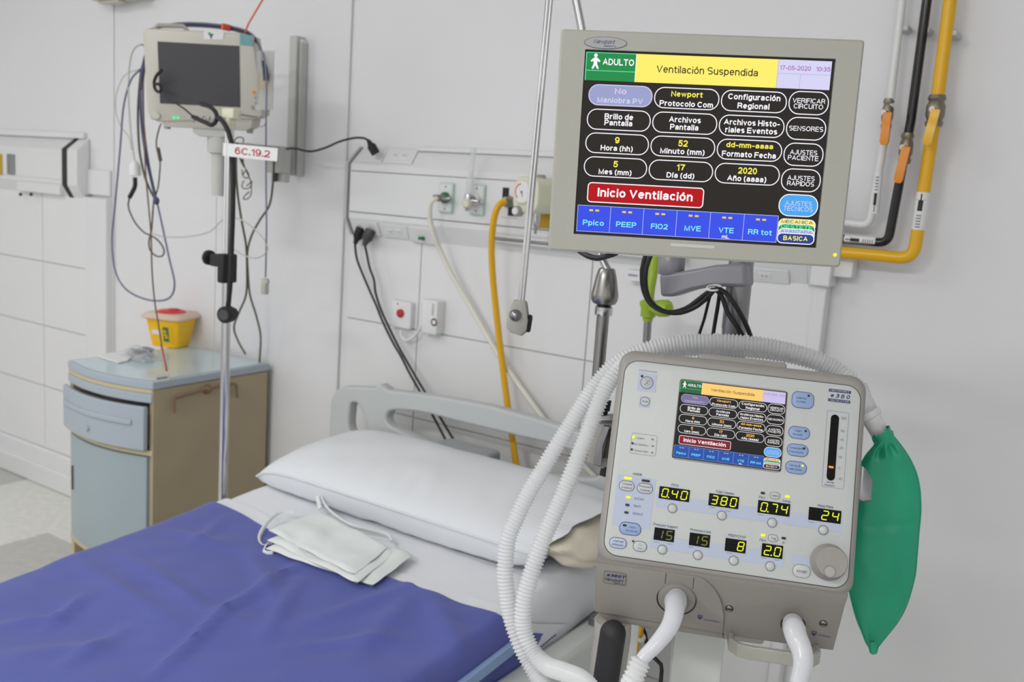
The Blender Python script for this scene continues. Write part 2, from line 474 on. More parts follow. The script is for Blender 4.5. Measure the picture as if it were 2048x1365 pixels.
        bm.to_mesh(me)
        bm.free()
        if smooth:
            me.polygons.foreach_set('use_smooth', [True]*len(me.polygons))
            me.set_sharp_from_angle(angle=R(smooth))
        if bevel:
            md = o.modifiers.new('bevel', 'BEVEL')
            md.width = bevel
            md.segments = 2
            md.limit_method = 'ANGLE'
        for k, v in kw.items():
            o[k] = v
        return o

ROOTM = {}
def thing(name, label, cat, loc=(0, 0, 0), M=None, group=None):
    o = bpy.data.objects.new(name, None)
    COL.objects.link(o)
    o.empty_display_size = .05
    o.matrix_world = M if M else Matrix.Translation(loc)
    ROOTM[o.name] = M if M else Matrix.Translation(loc)
    o['label'] = label
    o['category'] = cat
    if group:
        o['group'] = group
    return o
def single(b, name, label, cat, group=None, **k):
    """a thing that is one mesh, its origin set to the foot of its geometry"""
    c = Vector((sum(v.x for v in b.v)/len(b.v), sum(v.y for v in b.v)/len(b.v), min(v.z for v in b.v)))
    b.v = [v-c for v in b.v]
    o = b.build(name, None, **k)
    o.location = c
    o['label'] = label
    o['category'] = cat
    if group:
        o['group'] = group
    return o
def struct(b, name, **k):
    o = b.build(name, None, **k)
    o['kind'] = 'structure'
    return o

# ================================================================ THE SETTING
YW, YD = 2.33, 2.30                        # wall face, face of the tiled dado
XL, XR, YF, ZC = -6.0, 1.0, -2.6, 3.0
HWX0, HWX1 = -2.216, -.690                 # main bed-head unit
t = .34
b = B()
ix0, iy0 = -3.53, 1.98
for i in range(-8, 14):
    for j in range(-14, 2):
        x0, y0 = ix0+i*t, iy0+j*t
        x1, y1 = min(x0+t, XR), min(y0+t, YW)
        x0, y0 = max(x0, XL), max(y0, YF)
        if x1 <= x0 or y1 <= y0:
            continue
        dark = (i >= 0 and j < 0 and (i//2+j//2) % 2) or (i < -2 and j >= 0) or (i < 0 and j < -2 and ((i+20)//3+j//2) % 2) or (i == 0 and j == -1)
        b.box(x0, x1, y0, y1, -.03, 0, 'floor_dark' if dark else 'floor_light')
struct(b, 'floor', smooth=0)
struct(B().box(XL, XR, YW, YW+.12, 0, ZC, 'wall'), 'wall_back', smooth=0)
struct(B().box(XL-.12, XL, YF, YW, 0, ZC, 'wall'), 'wall_left', smooth=0)
struct(B().box(XR, XR+.12, YF, YW, 0, ZC, 'wall'), 'wall_right', smooth=0)
struct(B().box(XL, XR, YF-.12, YF, 0, ZC, 'wall'), 'wall_front', smooth=0)
struct(B().box(XL, XR, YF, YW, ZC, ZC+.1, 'ceiling'), 'ceiling', smooth=0)

def dado(name, x0, x1, z0, z1, xs, zs):
    """tiles with open joints over a grout bed"""
    b = B()
    b.box(x0, x1, YD+.004, YW-.001, z0, z1, 'grout')
    g = .0022
    xx = [x0]+[x for x in xs if x0 < x < x1]+[x1]
    zz = [z0]+[z for z in zs if z0 < z < z1]+[z1]
    for xa, xb in zip(xx, xx[1:]):
        for za, zb_ in zip(zz, zz[1:]):
            b.box(xa+g, xb-g, YD, YD+.02, za+g, zb_-g, 'tile')
    struct(b, name, smooth=0)
dado('trim_1', HWX0-.012, -.672, .002, 1.33, (-1.914, -1.293), (.169, .457, .745, 1.033))
dado('trim_2', XL+.01, -3.78, .17, 1.352, (-5.352, -4.732, -4.112), (.169, .464, .746, 1.037))
b = B()
b.box(-3.776, -3.62, YD-.006, YW-.001, .17, 1.345, 'wall')
struct(b, 'trim_3', bevel=.004)
struct(B().box(-3.625, -3.612, YW-.004, YW-.001, .15, ZC-.01, 'wall'), 'trim_4', bevel=.003)
struct(B().box(-2.293, -2.281, YW-.010, YW-.001, .15, ZC-.01, 'wall'), 'trim_5', bevel=.003)
# strip closing the right edge of the tiling
struct(B().box(-.672, -.640, YD-.012, YW-.001, .1, 1.34, 'wall'), 'trim_6', bevel=.004)
b = B()
b.box(XL+.01, -3.40, YD-.02, YW-.001, .09, .17, 'wall')
b.box(XL+.01, -3.40, YD-.035, YW-.001, .001, .095, 'plastic_white')
struct(b, 'baseboard_back', bevel=.006)

# ================================================================ BED-HEAD UNIT ON THE WALL (main)
YH = 2.272
def head_section(x0, x1, zt, zf1, zf0, zb, b, m):
    sec = [(YW-.002, zt), (YH, zf1), (YH, zf0), (YW-.03, zb), (YW-.002, zb)]
    b.rings([[(x, y, z) for y, z in sec] for x in (x0, x1)], m)
zt, zf1, zf0, zb0 = 1.600, 1.545, 1.372, 1.318
HW = thing('bed_head_unit', 'long white wall unit with gas outlets and sockets above the bed', 'wall unit', (-1.45, YW, 1.3))
b = B(); head_section(HWX0, HWX1, zt, zf1, zf0, zb0, b, 'plastic_white'); b.build('body', HW, smooth=20)
b = B()
b.box(HWX0+.01, HWX1-.01, YH-.003, YH+.002, 1.392, 1.522, 'plastic_white')
b.build('front_panel', HW, bevel=.002)
for zz in (1.3905, 1.5235):
    b = B(); b.box(HWX0+.012, HWX1-.012, YH-.0012, YH+.001, zz-.0011, zz+.0011, 'ink_grey'); b.build('seam', HW)
b = B(); b.rings([[(x, y, z) for y, z in ((YW-.002, zt+.003), (YH-.0035, zf1+.001), (YH-.0035, zf0-.001), (YW-.032, zb0-.004), (YW-.002, zb0-.004))] for x in (HWX0+.003, HWX0+.0062)], 'ink_grey'); b.build('gasket', HW, smooth=20, label='dark gasket line at the left end')
b = B()
b.box(HWX0+.25, HWX1, YW-.016, YW-.001, 1.598, 1.612, 'plastic_white')
b.build('top_rail', HW, bevel=.002)
for xe, d in ((HWX0, -1), (HWX1, 1)):
    b = B(); sec = [(YW-.002, zt+.006), (YH-.004, zf1+.004), (YH-.004, zf0-.004), (YW-.03, zb0-.006), (YW-.002, zb0-.006)]
    b.rings([[(x, y, z) for y, z in sec] for x in (xe+d*.002, xe+d*.012)], 'trim_grey' if d < 0 else 'plastic_white')
    b.build('end_cap', HW, smooth=20, bevel=.001)

def on_front(x, y, yy=YH):
    p = atY(x, y, yy); return p.x, p.z
# socket plates on the upper slope and the lower slope
def slope_plate(name, px, parent, up=True, m='plastic_white', det=2, th=.006):
    """a cover plate lying on the sloped top (up) or sloped underside of the unit; px = four photo corners"""
    if up:
        a, c = Vector((0, YH, zf1)), Vector((0, YW, zt))
    else:
        a, c = Vector((0, YH, zf0)), Vector((0, YW-.03, zb0))
    d = (c-a).normalized()
    n = Vector((1, 0, 0)).cross(d)
    if n.y > 0:
        n = -n
    out = []
    for x, y in px:
        r = ray(x, y)
        k = (a-EYE).dot(n)/r.dot(n)
        out.append(EYE+r*k)
    b = B()
    b.rings([[p+n*.0005 for p in out], [p+n*th for p in out]], m)
    o = b.build(name, parent, bevel=.0015)
    if det:
        cx = sum(out, Vector())/4
        e = (out[1]-out[0])
        for k in range(det):
            b = B()
            q = cx+e*((k+.5)/det-.5)*.62
            f = (out[2]-out[1])*.22
            b.rings([[q-e*.10-f+n*th, q+e*.10-f+n*th, q+e*.10+f+n*th, q-e*.10+f+n*th], [p+n*(th+.002) for p in (q-e*.09-f*.9, q+e*.09-f*.9, q+e*.09+f*.9, q-e*.09+f*.9)]], 'plastic_white')
            for g in (-.03, .03):
                b.add([q+e*g+n*(th+.0025)+f*h+e*w for w, h in ((-.006, -.3), (.006, -.3), (.006, .3), (-.006, .3))], [(0, 1, 2, 3)], 'dark_grey')
            b.build('socket', o)
    return o
slope_plate('socket_plate', [(722, 326), (764, 326), (778, 302), (736, 298)], HW, det=1)
slope_plate('socket_plate', [(766, 327), (824, 330), (838, 303), (780, 298)], HW, det=2)
slope_plate('socket_plate', [(704, 440), (755, 445), (764, 472), (716, 466)], HW, up=False, det=0)
slope_plate('switch_plate', [(762, 447), (815, 451), (820, 478), (772, 474)], HW, up=False, det=2)
slope_plate('switch_plate', [(1440, 527), (1578, 540), (1580, 567), (1446, 556)], HW, up=False, det=2)
o = slope_plate('data_plate', [(820, 448), (868, 455), (876, 486), (826, 478)], HW, up=False, det=0, th=.016)
b = B()
p = atY(844, 477, 2.27)
b.box(p.x-.006, p.x+.006, p.y-.012, p.y+.01, p.z-.005, p.z+.005, 'green')
b.build('green_socket', o)
# dark open tray under the unit
pa, pb = atY(990, 470, 2.285), atY(1112, 492, 2.285)
b = B()
b.box(pa.x, -1.0, 2.262, 2.30, pb.z-.006, pa.z+.002, 'plastic_white')
b.box(pa.x+.004, -1.004, 2.258, 2.262, pb.z, pa.z-.004, 'alu')
b.build('lower_tray', HW, bevel=.002)
b = B(); p = atY(1267, 551, 2.262); b.box(p.x-.022, p.x+.022, 2.26, 2.30, p.z-.014, p.z+.014, 'paper'); b.box(p.x-.015, p.x+.013, 2.2593, 2.26, p.z-.003, p.z+.003, 'ink_pale'); b.build('name_tag', HW)

def outlet_plate(cx, cz, w, h, parent, ring):
    b = B()
    b.rbox(cx, cz, w, h, .006, YH-.012, YH-.002, 'outlet_green', c=.002)
    b.rbox(cx, cz, w-.008, h-.010, .004, YH-.0135, YH-.012, 'plastic_white')
    for s in (-1, 1):
        b.cyl((cx, YH-.0145, cz+s*h*.36), (cx, YH-.012, cz+s*h*.36), .0028, 'steel', seg=10)
    o = b.build('gas_outlet', parent)
    b = B()
    b.lathe((cx+.002, YH-.012, cz), (cx+.002, YH-.03, cz), [(0, .017), (.6, .017), (1, .013)], ring, 24)
    b.lathe((cx+.002, YH-.03, cz), (cx+.002, YH-.036, cz), [(0, .011), (1, .009)], 'steel', 20)
    b.build('outlet_ring', o)
x, z = on_front(896, 396); outlet_plate(x, z, .054, .092, HW, 'green')
x, z = on_front(958, 400); outlet_plate(x, z, .054, .092, HW, 'plastic_white')
x, z = on_front(1021, 404)
b = B(); b.rbox(x, z, .058, .092, .004, YH-.008, YH-.002, 'plastic_white', c=.002)
b.box(x-.024, x-.002, YH-.0095, YH-.008, z+.006, z+.04, 'black')
b.box(x, x+.026, YH-.0095, YH-.008, z-.04, z-.008, 'black')
o = b.build('gas_outlet', HW)
b = B(); b.lathe((x, YH-.008, z), (x, YH-.026, z), [(0, .018), (.7, .017), (1, .013)], 'steel', 24); b.build('outlet_ring', o)
xs, zs = on_front(1092, 405)
b = B(); b.rbox(xs, zs-.018, .06, .11, .004, YH-.008, YH-.002, 'gold', c=.002); b.build('gas_outlet', HW, label='yellow suction outlet plate')

# flow meter standing on the second outlet
x, z = on_front(936, 402, 2.235)
FM = thing('oxygen_flowmeter', 'clear upright flowmeter tube with pale yellow knob on the wall unit', 'flowmeter', (x, 2.235, z-.03))
b = B()
b.lathe((x, 2.235, z-.03), (x, 2.235, z+.02), [(0, .006), (.2, .011), (.75, .012), (1, .009)], 'chrome', 16)
b.cyl((x, 2.235, z), (x+.034, 2.24, z), .007, 'chrome'); b.cyl((x+.034, 2.24, z), (x+.036, 2.258, z), .007, 'chrome'); b.build('valve_body', FM)
b = B(); b.lathe((x+.002, 2.235, z+.02), (x+.01, 2.235, z+.155), [(0, .0115), (.35, .0115), (.4, .008), (1, .008)], 'clear', 16); b.build('tube', FM)
b = B(); b.lathe((x+.012, 2.225, z-.006), (x+.022, 2.195, z-.008), [(0, .009), (.25, .013), (.8, .013), (1, .009)], 'gauge_cream', 18); b.build('knob', FM)

# vacuum regulator
c = atY(1078, 392, 2.2)
VR = thing('suction_regulator', 'cream suction regulator with round red-arc dial beside the yellow hose', 'regulator', (c.x, 2.22, c.z-.06))
b = B()
PR = Plane((c.x-.016, 2.155, c.z), -6, 0, 0)
b.M = PR.M
b.prism(rr(.092, .098, .03, 6), 0, .10, 'gauge_cream', c=.008)
b.build('body', VR)
b = B(PR.M @ Matrix.Translation((-.008, 0, .008)))
b.lathe((0, -.006, 0), (0, .004, 0), [(0, .031), (.5, .036), (1, .036)], 'gauge_cream', 32)
b.lathe((0, -.0065, 0), (0, -.004, 0), [(0, .028), (1, .028)], 'paper', 32)
for k in range(22):
    a0, a1 = R(100+k*6), R(106+k*6)
    b.add([(r*math.cos(a), -.0072, r*math.sin(a)) for a, r in ((a0, .02), (a1, .02), (a1, .0235), (a0, .0235))], [(0, 1, 2, 3)], 'orange_red')
b.add([(-.002, -.0074, 0), (.002, -.0074, 0), (.006, -.0074, -.017)], [(0, 1, 2)], 'black')
b.cyl((0, -.009, 0), (0, -.006, 0), .003, 'steel', seg=10)
b.build('dial', VR)
b = B(PR.M); b.lathe((-.022, -.012, -.045), (-.022, .01, -.045), [(0, .012), (.3, .015), (1, .015)], 'plastic_grey', 20); b.lathe((-.022, -.014, -.045), (-.022, -.012, -.045), [(0, .009), (1, .01)], 'plastic_white', 20); b.build('knob', VR)
b = B(PR.M); b.lathe((.012, .04, -.085), (.012, .04, -.045), [(0, .006), (.3, .011), (1, .012)], 'chrome', 16); b.cyl((.012, .04, -.105), (.012, .04, -.085), .004, 'steel'); b.build('fitting', VR)
b = B(PR.M); b.lathe((.0, .05, .045), (.0, .05, .058), [(0, .026), (1, .02)], 'plastic_grey', 20); b.build('top_knob', VR)

# ================================================================ SECOND UNIT FURTHER LEFT
HL = thing('bed_head_unit', 'white wall unit with black-edged end at the far left, above the bare tiles', 'wall unit', (-4.3, YW, 1.36))
p = atY(132, 330, YH); xe = p.x
z1, z2, z3, z4 = atY(132, 288, YH).z, atY(132, 300, YH).z, atY(132, 376, YH).z, atY(140, 408, YW-.03).z
def sec_l(dz=0, dy=0):
    return [(YW-.002, 1.585+dz), (YH-dy, 1.535+dz), (YH-dy, 1.392-dz), (YW-.03, 1.34-dz), (YW-.002, 1.34-dz)]
b = B(); b.rings([[(x, y, z) for y, z in sec_l()] for x in (-5.6, xe)], 'plastic_white'); b.build('body', HL, smooth=20)
b = B(); b.box(-5.58, xe-.004, YH-.003, YH+.002, 1.408, 1.518, 'plastic_white'); b.build('front_panel', HL, bevel=.002)
b = B(); b.rings([[(x, y, z) for y, z in sec_l(.005, .006)] for x in (xe-.022, xe+.010)], 'black'); b.build('gasket', HL, smooth=20, label='black gasket gap before the end cap')
b = B(); b.rings([[(x, y, z) for y, z in sec_l(.004, .003)] for x in (xe+.0105, xe+.085)], 'plastic_white'); b.build('end_cap', HL, smooth=20, bevel=.003)
b = B(); b.box(-5.58, xe+.06, YW-.016, YW-.001, 1.588, 1.612, 'wall'); b.build('top_rail', HL, bevel=.002)
for x0, x1, n, m, w in ((0, 6, 'outlet_label', 'gold', .05), (17, 32, 'gas_outlet', 'alu', .05)):
    pa, pb = atY(x0, 308, YH), atY(x1, 350, YH)
    b = B(); b.rbox((pa.x+pb.x)/2, (pa.z+pb.z)/2, max(.03, pb.x-pa.x), pa.z-pb.z, .004, YH-.009, YH-.002, m, c=.001); b.build(n, HL)
b = B(); b.box(xe-.40, xe-.05, YW-.058, YW-.03, 1.342, 1.385, 'plastic_white'); b.build('socket_box', HL, bevel=.003)
for q in (51, 72):
    b = B(); p = atY(q, 392, 2.29); b.ball((p.x, 2.268, p.z+.006), .008, 'black', 10)
    b.build('socket', HL)
# short cable duct between that unit and the column
single(B().box(xe+.086, -3.627, YW-.014, YW-.001, 1.356, 1.462, 'wall'), 'cable_duct', 'flat white cable duct between the far-left wall unit and the corner strip', 'duct', bevel=.003)
# the ledge box at the right end of the tiling
single(B().box(-.678, -.63, YD-.03, YW-.001, 1.32, 1.40, 'plastic_white').box(-.640, -.585, YD-.012, YW-.001, 1.345, 1.40, 'plastic_white'), 'junction_box', 'small white junction box at the right end of the main wall unit', 'box', bevel=.003)

# fitting high on the wall, cut by the top of the picture
pa, pb = atY(195, 4, 2.28), atY(288, 4, 2.28)
b = B(); b.box(pa.x, pb.x, 2.25, YW-.001, pa.z, pa.z+.09, 'plastic_cream'); b.box(pa.x+.03, pb.x-.14, 2.26, 2.30, pa.z-.012, pa.z, 'plastic_cream')
single(b, 'wall_lamp', 'pale oblong fitting high on the wall above the patient monitor', 'lamp', bevel=.006)

# call switches below the main unit
x, z = on_front(810, 629, YD); 
CB = thing('call_switch', 'square white wall switch with a red push button', 'switch', (x, YD, z-.04))
b = B(); b.rbox(x, z, .084, .088, .008, YD-.022, YD-.0005, 'plastic_white', c=.005); b.build('plate', CB)
xx, zz = on_front(801, 627, YD-.024)
b = B(); b.lathe((xx, YD-.034, zz), (xx, YD-.02, zz), [(0, .008), (.3, .013), (1, .014)], 'red_dull', 20); b.build('button', CB)
xx, zz = on_front(795, 608, YD-.024); b = B(); b.lathe((xx, YD-.024, zz), (xx, YD-.02, zz), [(0, .0025), (1, .0025)], 'red', 10); b.build('lamp', CB)
x, z = on_front(874, 633, YD)
CU = thing('call_handset_base', 'upright white call unit with small dark ring, right of the red-button switch', 'call unit', (x, YD, z-.05))
b = B(); b.rbox(x, z, .064, .108, .007, YD-.04, YD-.0005, 'plastic_white', c=.006); b.box(x+.012, x+.017, YD-.042, YD-.039, z+.008, z+.044, 'cable_pale'); b.build('body', CU)
xx, zz = on_front(868, 645, YD-.041)
b = B(); b.frame(rr(.025, .025, .0125, 6, xx, zz), rr(.015, .015, .0075, 6, xx, zz), YD-.0412, 'cable_brown'); b.lathe((xx, YD-.043, zz), (xx, YD-.04, zz), [(0, .006), (1, .0075)], 'velvet_white', 14); b.build('button', CU)
b = B(); xx, zz = on_front(873, 605, YD-.03); b.box(xx-.004, xx+.004, YD-.036, YD-.02, zz-.001, zz+.004, 'red'); b.build('lamp', CU)
b = B()
b.tube([atY(*p, YD-.03) for p in ((850, 604), (845, 615), (845, 640), (838, 660), (826, 675), (812, 681), (803, 674), (803, 660))], .0052, 'plastic_white', 8)
single(b, 'alarm_cable', 'white cable looping under the two call switches', 'cable')

# ================================================================ PIPES ON THE RIGHT
def pipe(name, label, pts, r, m, Y, clips=(), valve=None, stickers=()):
    P = [atY(x, y, Y) for x, y in pts]
    # keep the upright run plumb and the level run level
    o = thing(name, label, 'pipe', P[-1])
    # round the corner between the two runs
    out = [P[0]]
    for a, q, c in zip(P, P[1:], P[2:]):
        e0, e1 = (a-q).normalized(), (c-q).normalized()
        if e0.dot(e1) < -.9:
            out.append(q); continue
        k = r*2.2
        for i in range(7):
            tt = i/6
            out.append((q+e0*k)*(1-tt)**2+q*2*tt*(1-tt)+(q+e1*k)*tt*tt)
    out.append(P[-1])
    b = B(); b.tube(out, r, m, 16, smooth=False); b.build('run', o)
    for x, y in clips:
        c = atY(x, y, Y)
        b = B(); b.box(c.x-r*1.25, c.x+r*1.25, Y-r*.2, YW-.001, c.z-.006, c.z+.006, 'trim_grey'); b.build('clip', o, bevel=.002)
    if valve:
        (vx, vy), (hx, hy) = valve
        c = atY(vx, vy, Y)
        b = B(); d = (P[0]-P[1]).normalized()
        b.lathe(c-d*.034, c+d*.034, [(0, r*1.2), (.12, r*1.36), (.2, r*1.1), (.35, r*1.42), (.65, r*1.42), (.8, r*1.1), (.88, r*1.36), (1, r*1.2)], 'brass', 16)
        b.cyl(c, c+Vector((0, -.04, 0)), .006, 'steel'); v = b.build('valve_body', o)
        e = atY(hx, hy, Y-.045); s0 = atY(vx, vy, Y-.045)
        b = B(); dd = (e-s0).normalized(); sd = dd.cross(Vector((0, 1, 0)))
        ring = lambda p, w, h: [p+sd*w+Vector((0, h, 0)), p-sd*w+Vector((0, h, 0)), p-sd*w-Vector((0, h, 0)), p+sd*w-Vector((0, h, 0))]
        b.rings([ring(s0+(e-s0)*q, w, h) for q, w, h in ((-.05, .009, .003), (.25, .009, .003), (.32, .009, .005), (.9, .0095, .005), (1, .006, .004))], 'orange' if r < .012 else 'pipe_yellow')
        b.build('lever', v)
    for (xa, ya), (xb, yb), arrow, bl in stickers:
        a, c = atY(xa, ya, Y), atY(xb, yb, Y)
        d = (c-a).normalized(); L = (c-a).length
        M = Matrix.Translation(a) @ Matrix(((0, 0, d.x, 0), (0, 1, d.y, 0), (0, 0, d.z, 0), (0, 0, 0, 1)))
        sx = d.cross(Vector((0, 1, 0)))
        M = Matrix(((sx.x, 0, d.x, a.x), (sx.y, 1, d.y, a.y), (sx.z, 0, d.z, a.z), (0, 0, 0, 1)))
        b = B(M)
        b.cyl((0, 0, 0), (0, 0, L), r*1.03, 'paper', seg=20)
        o2 = b.build('flow_sticker', o)
        b = B(M)
        q = r*1.06
        z0, z1 = (L*.50, L*.97) if arrow > 0 else (L*.03, L*.5)
        tip, tail = (z1, z0) if arrow > 0 else (z0, z1)
        mid = tail+(tip-tail)*.62
        def cw(u, z):
            an = u/q
            return (q*math.sin(an), -q*math.cos(an), z)
        w1, w2 = r*.75, r*.38
        b.add([cw(-w2, tail), cw(0, tail), cw(w2, tail), cw(w2, mid), cw(0, mid), cw(-w2, mid)], [(0, 1, 4, 5), (1, 2, 3, 4)], 'black')
        b.add([cw(-w1, mid), cw(0, mid), cw(w1, mid), cw(0, tip)], [(0, 1, 3), (1, 2, 3)], 'black')
        if bl:
            for i in range(5):
                zz = (L*.06 if arrow > 0 else L*.56)+i*L*.075
                b.add([cw(-w2, zz), cw(0, zz), cw(w2, zz), cw(w2, zz+L*.035), cw(0, zz+L*.035), cw(-w2, zz+L*.035)], [(0, 1, 4, 5), (1, 2, 3, 4)], 'ink_grey')
        b.build('arrow', o2)
pipe('gas_pipe', 'thick yellow gas pipe with orange valve lever on the white wall', [(1908, -60), (1874, 205), (1827, 518), (1634, 500.5)], .0142, 'pipe_yellow', 2.27,
     clips=[(1896, 66)], valve=((1871, 222), (1853, 290)), stickers=[((1836, 460), (1847, 385), 1, 1)])
pipe('gas_pipe', 'black gas pipe between the yellow pipe and the white one', [(1862, -60), (1822, 240), (1776, 487), (1634, 473)], .0105, 'pipe_black', 2.285,
     clips=[(1846, 60)], valve=((1812, 297), (1795, 366)), stickers=[((1752, 484), (1690, 478), 1, 1)])
pipe('gas_pipe', 'white gas pipe with orange valve lever, nearest the large display', [(1812, -60), (1776, 240), (1739, 451), (1634, 440)], .009, 'pipe_white', 2.29,
     clips=[(1806, 56)], valve=((1775, 228), (1768, 290)), stickers=[((1749, 428), (1758, 345), -1, 1)])

# ================================================================ BED
BX0, BX1 = -1.985, -1.005
def zb(y):                                  # height of the mattress top, its head end a little raised
    return .563 + .088*max(0, min(1.15, (y-1.0)))
BED = thing('hospital_bed', 'hospital bed with grey plastic headboard against the tiled wall', 'bed', (-1.49, 1.1, 0))
b = B()
for x in (BX0+.03, BX1-.05):
    b.box(x-.03, x+.05, .1, 2.10, .36, .425, 'bed_frame')
for y in (.12, .75, 1.4, 2.06):
    b.box(BX0+.05, BX1-.03, y-.03, y+.03, .355, .42, 'bed_frame')
b.build('frame', BED, bevel=.008)
b = B(); b.box(BX1+.018, BX1+.085, .25, 2.10, .425, .508, 'bed_frame'); b.box(BX1+.012, BX1+.06, .25, 2.06, .26, .30, 'bed_frame'); b.build('side_rail', BED, bevel=.012)
b = B()
pl = atX(1195, 1268, BX1+.05); b.box(pl.x-.012, pl.x+.012, pl.y-.03, pl.y+.025, pl.z-.06, pl.z+.05, 'steel'); b.cyl((pl.x-.02, pl.y, pl.z), (pl.x+.03, pl.y, pl.z), .012, 'dark_grey')
o = b.build('rail_latch', BED, bevel=.003)
pq = atX(1168, 1311, BX1+.06); b = B(); b.ball(pq, .011, 'orange', 12); b.build('latch_tip', o)
for x in (BX0+.06, BX1-.03):
    for y in (.22, 1.96):
        b = B(); b.box(x-.025, x+.025, y-.025, y+.025, .10, .37, 'bed_frame'); o = b.build('leg', BED, bevel=.006)
        b = B(); b.cyl((x-.02, y, .06), (x+.02, y, .06), .06, 'dark_grey', seg=24); b.build('castor', o)
b = B()
def mat_pt(u, v):
    return (BX0+.012+u*(BX1-BX0-.024), .12+v*1.97)
sec = []
for i in range(24):
    y = .12+1.97*i/23
    sec.append([(BX0+.012, y, .43), (BX1-.012, y, .43), (BX1-.012, y, zb(y)-.03), (BX1-.03, y, zb(y)-.006), (BX0+.03, y, zb(y)-.006), (BX0+.012, y, zb(y)-.03)])
b.rings(sec, 'mattress'); b.build('mattress', BED)

# headboard: a moulded plate with openings
YB = 2.13
def hb(x, y):
    p = atY(x, y, YB); return (p.x, p.z)
cxb = -1.49
lt, tp = hb(672, 800), hb(770, 785)
ztop = hb(782, 784)[1]
xl = hb(672, 830)[0]
outer = [(xl-.004, .42), (xl, ztop-.085)]
for k in range(1, 7):
    a = R(180-90*k/6*.86); outer.append((xl+.07+.07*math.cos(a), ztop-.085+.068*math.sin(a)))
tops = [hb(*p) for p in ((782, 784), (840, 791), (901, 800), (955, 810))]
ztop = tops[0][1]
outer += [(hb(757, 783)[0], ztop-.002), (hb(768, 778)[0], ztop+.012), (hb(780, 783)[0], ztop+.003)]+tops+[(cxb, tops[-1][1]+.002)]
outer = outer + [(2*cxb-x, z) for x, z in reversed(outer[:-1])]
hole1 = [hb(*p) for p in ((704, 803), (712, 798), (726, 801), (734, 815), (744, 838), (748, 860), (744, 878), (700, 870))]
btm = [hb(*p) for p in ((787, 812), (855, 818), (905, 832), (943, 841))]
hole2 = btm+[(2*cxb-x, z) for x, z in reversed(btm)]
hole2 += [(2*cxb-x, z) for x, z in (hb(776, 828), hb(777, 844), hb(790, 858), hb(850, 884), hb(885, 903))]
zlow = hb(885, 903)[1]
hole2 += [(cxb+.17, zlow-.03), (cxb-.17, zlow-.03)]
hole2 += [hb(885, 903), hb(850, 884), hb(790, 858), hb(777, 844), hb(776, 828)]
hole1b = [(2*cxb-x, z) for x, z in hole1]
cu = bpy.data.curves.new('hb', 'CURVE')
cu.dimensions = '2D'
cu.fill_mode = 'BOTH'
cu.extrude = .012
cu.bevel_depth = .008
cu.bevel_resolution = 2
def rnd(pts, k=2):
    for _ in range(k):
        pts = [q for i in range(len(pts)) for q in ((pts[i][0]*.75+pts[(i+1) % len(pts)][0]*.25, pts[i][1]*.75+pts[(i+1) % len(pts)][1]*.25),
                                                  (pts[i][0]*.25+pts[(i+1) % len(pts)][0]*.75, pts[i][1]*.25+pts[(i+1) % len(pts)][1]*.75))]
    return pts
for pts in (outer, rnd(hole1), rnd(hole2), rnd(hole1b)):
    sp = cu.splines.new('POLY')
    sp.points.add(len(pts)-1)
    for q, (x, z) in zip(sp.points, pts):
        q.co = (x, z, 0, 1)
    sp.use_cyclic_u = True
tmp = bpy.data.objects.new('hb', cu)
me = bpy.data.meshes.new_from_object(tmp)
b = B()
b.add([(v.co.x, YB-v.co.z, v.co.y) for v in me.vertices], [tuple(p.vertices) for p in me.polygons], 'bed_plastic')
bpy.data.objects.remove(tmp); bpy.data.curves.remove(cu); bpy.data.meshes.remove(me)
HB = b.build('headboard', BED)
g0, g1, g2, g3 = hb(886, 882), hb(992, 906), hb(990, 934), hb(888, 906)
b = B()
b.rbox((g0[0]+g1[0])/2, (g0[1]+g3[1])/2+.006, g1[0]-g0[0], .036, .012, YB-.034, YB+.022, 'bed_plastic_dark', c=.006)
b.box(cxb-.19, cxb+.19, YB-.015, YB+.015, zlow-.09, zlow-.028, 'bed_plastic')
b.build('grip', HB)

# white sheet over the mattress
def drape(b, x0, x1, yf, yb, drop0, drop1, lift, nv, m, amp=.003, yfn=None, seed=0, xs=None, wr=None, side=0, yfront=None):
    """cloth lying on the mattress and hanging over both long sides"""
    prof = []
    nT = 70
    for i in range(8):
        prof.append((0, -1+i/8))
    for i in range(nT+1):
        prof.append((i/nT, 0))
    for i in range(1, 9):
        prof.append((1, -i/8))
    rows = []
    for j in range(nv+1):
        v = j/nv
        row = []
        for k, (u, h) in enumerate(prof):
            ya = yf
            yb_ = (yfn(u) if yfn else yb)+(side*-h if u == 1 and h < 0 else 0)
            if yfront:
                ya = yfront(u)
            y = ya+(yb_-ya)*v
            xa, xb = (xs(y) if xs else (x0, x1))
            x = xa+(xb-xa)*u
            z = zb(y)+lift
            q = Vector((x*3.1+seed, y*3.1, seed))
            n1 = noise.noise(q)*amp
            if wr:
                n1 += wr(x, y)
            e = min(u, 1-u)*(xb-xa)
            rd = .028
            if h == 0 and e < rd:
                z -= rd-math.sqrt(max(0, rd*rd-(rd-e)**2))
            if h < 0:
                z = z-rd+h*(drop0 if u == 0 else drop1)
                s = 1 if u == 1 else -1
                x += s*(.004+.010*abs(h)*(.6+noise.noise(Vector((y*5, seed+9, u)))))
                n1 = 0
            row.append(Vector((x, y, z+max(n1, -lift*.5))))
        rows.append(row)
    n = len(prof)
    vs = [p for r in rows for p in r]
    b.add(vs, [(j*n+k, j*n+k+1, (j+1)*n+k+1, (j+1)*n+k) for j in range(nv) for k in range(n-1)], m)
b = B()
drape(b, BX0-.002, BX1+.003, 1.0, 2.095, .055, .11, .004, 60, 'sheet', .004, seed=3, wr=lambda x, y: .003*noise.noise(Vector((x*14, y*8, 3)))+.002*noise.noise(Vector((x*30+y*12, y*22, 9))))
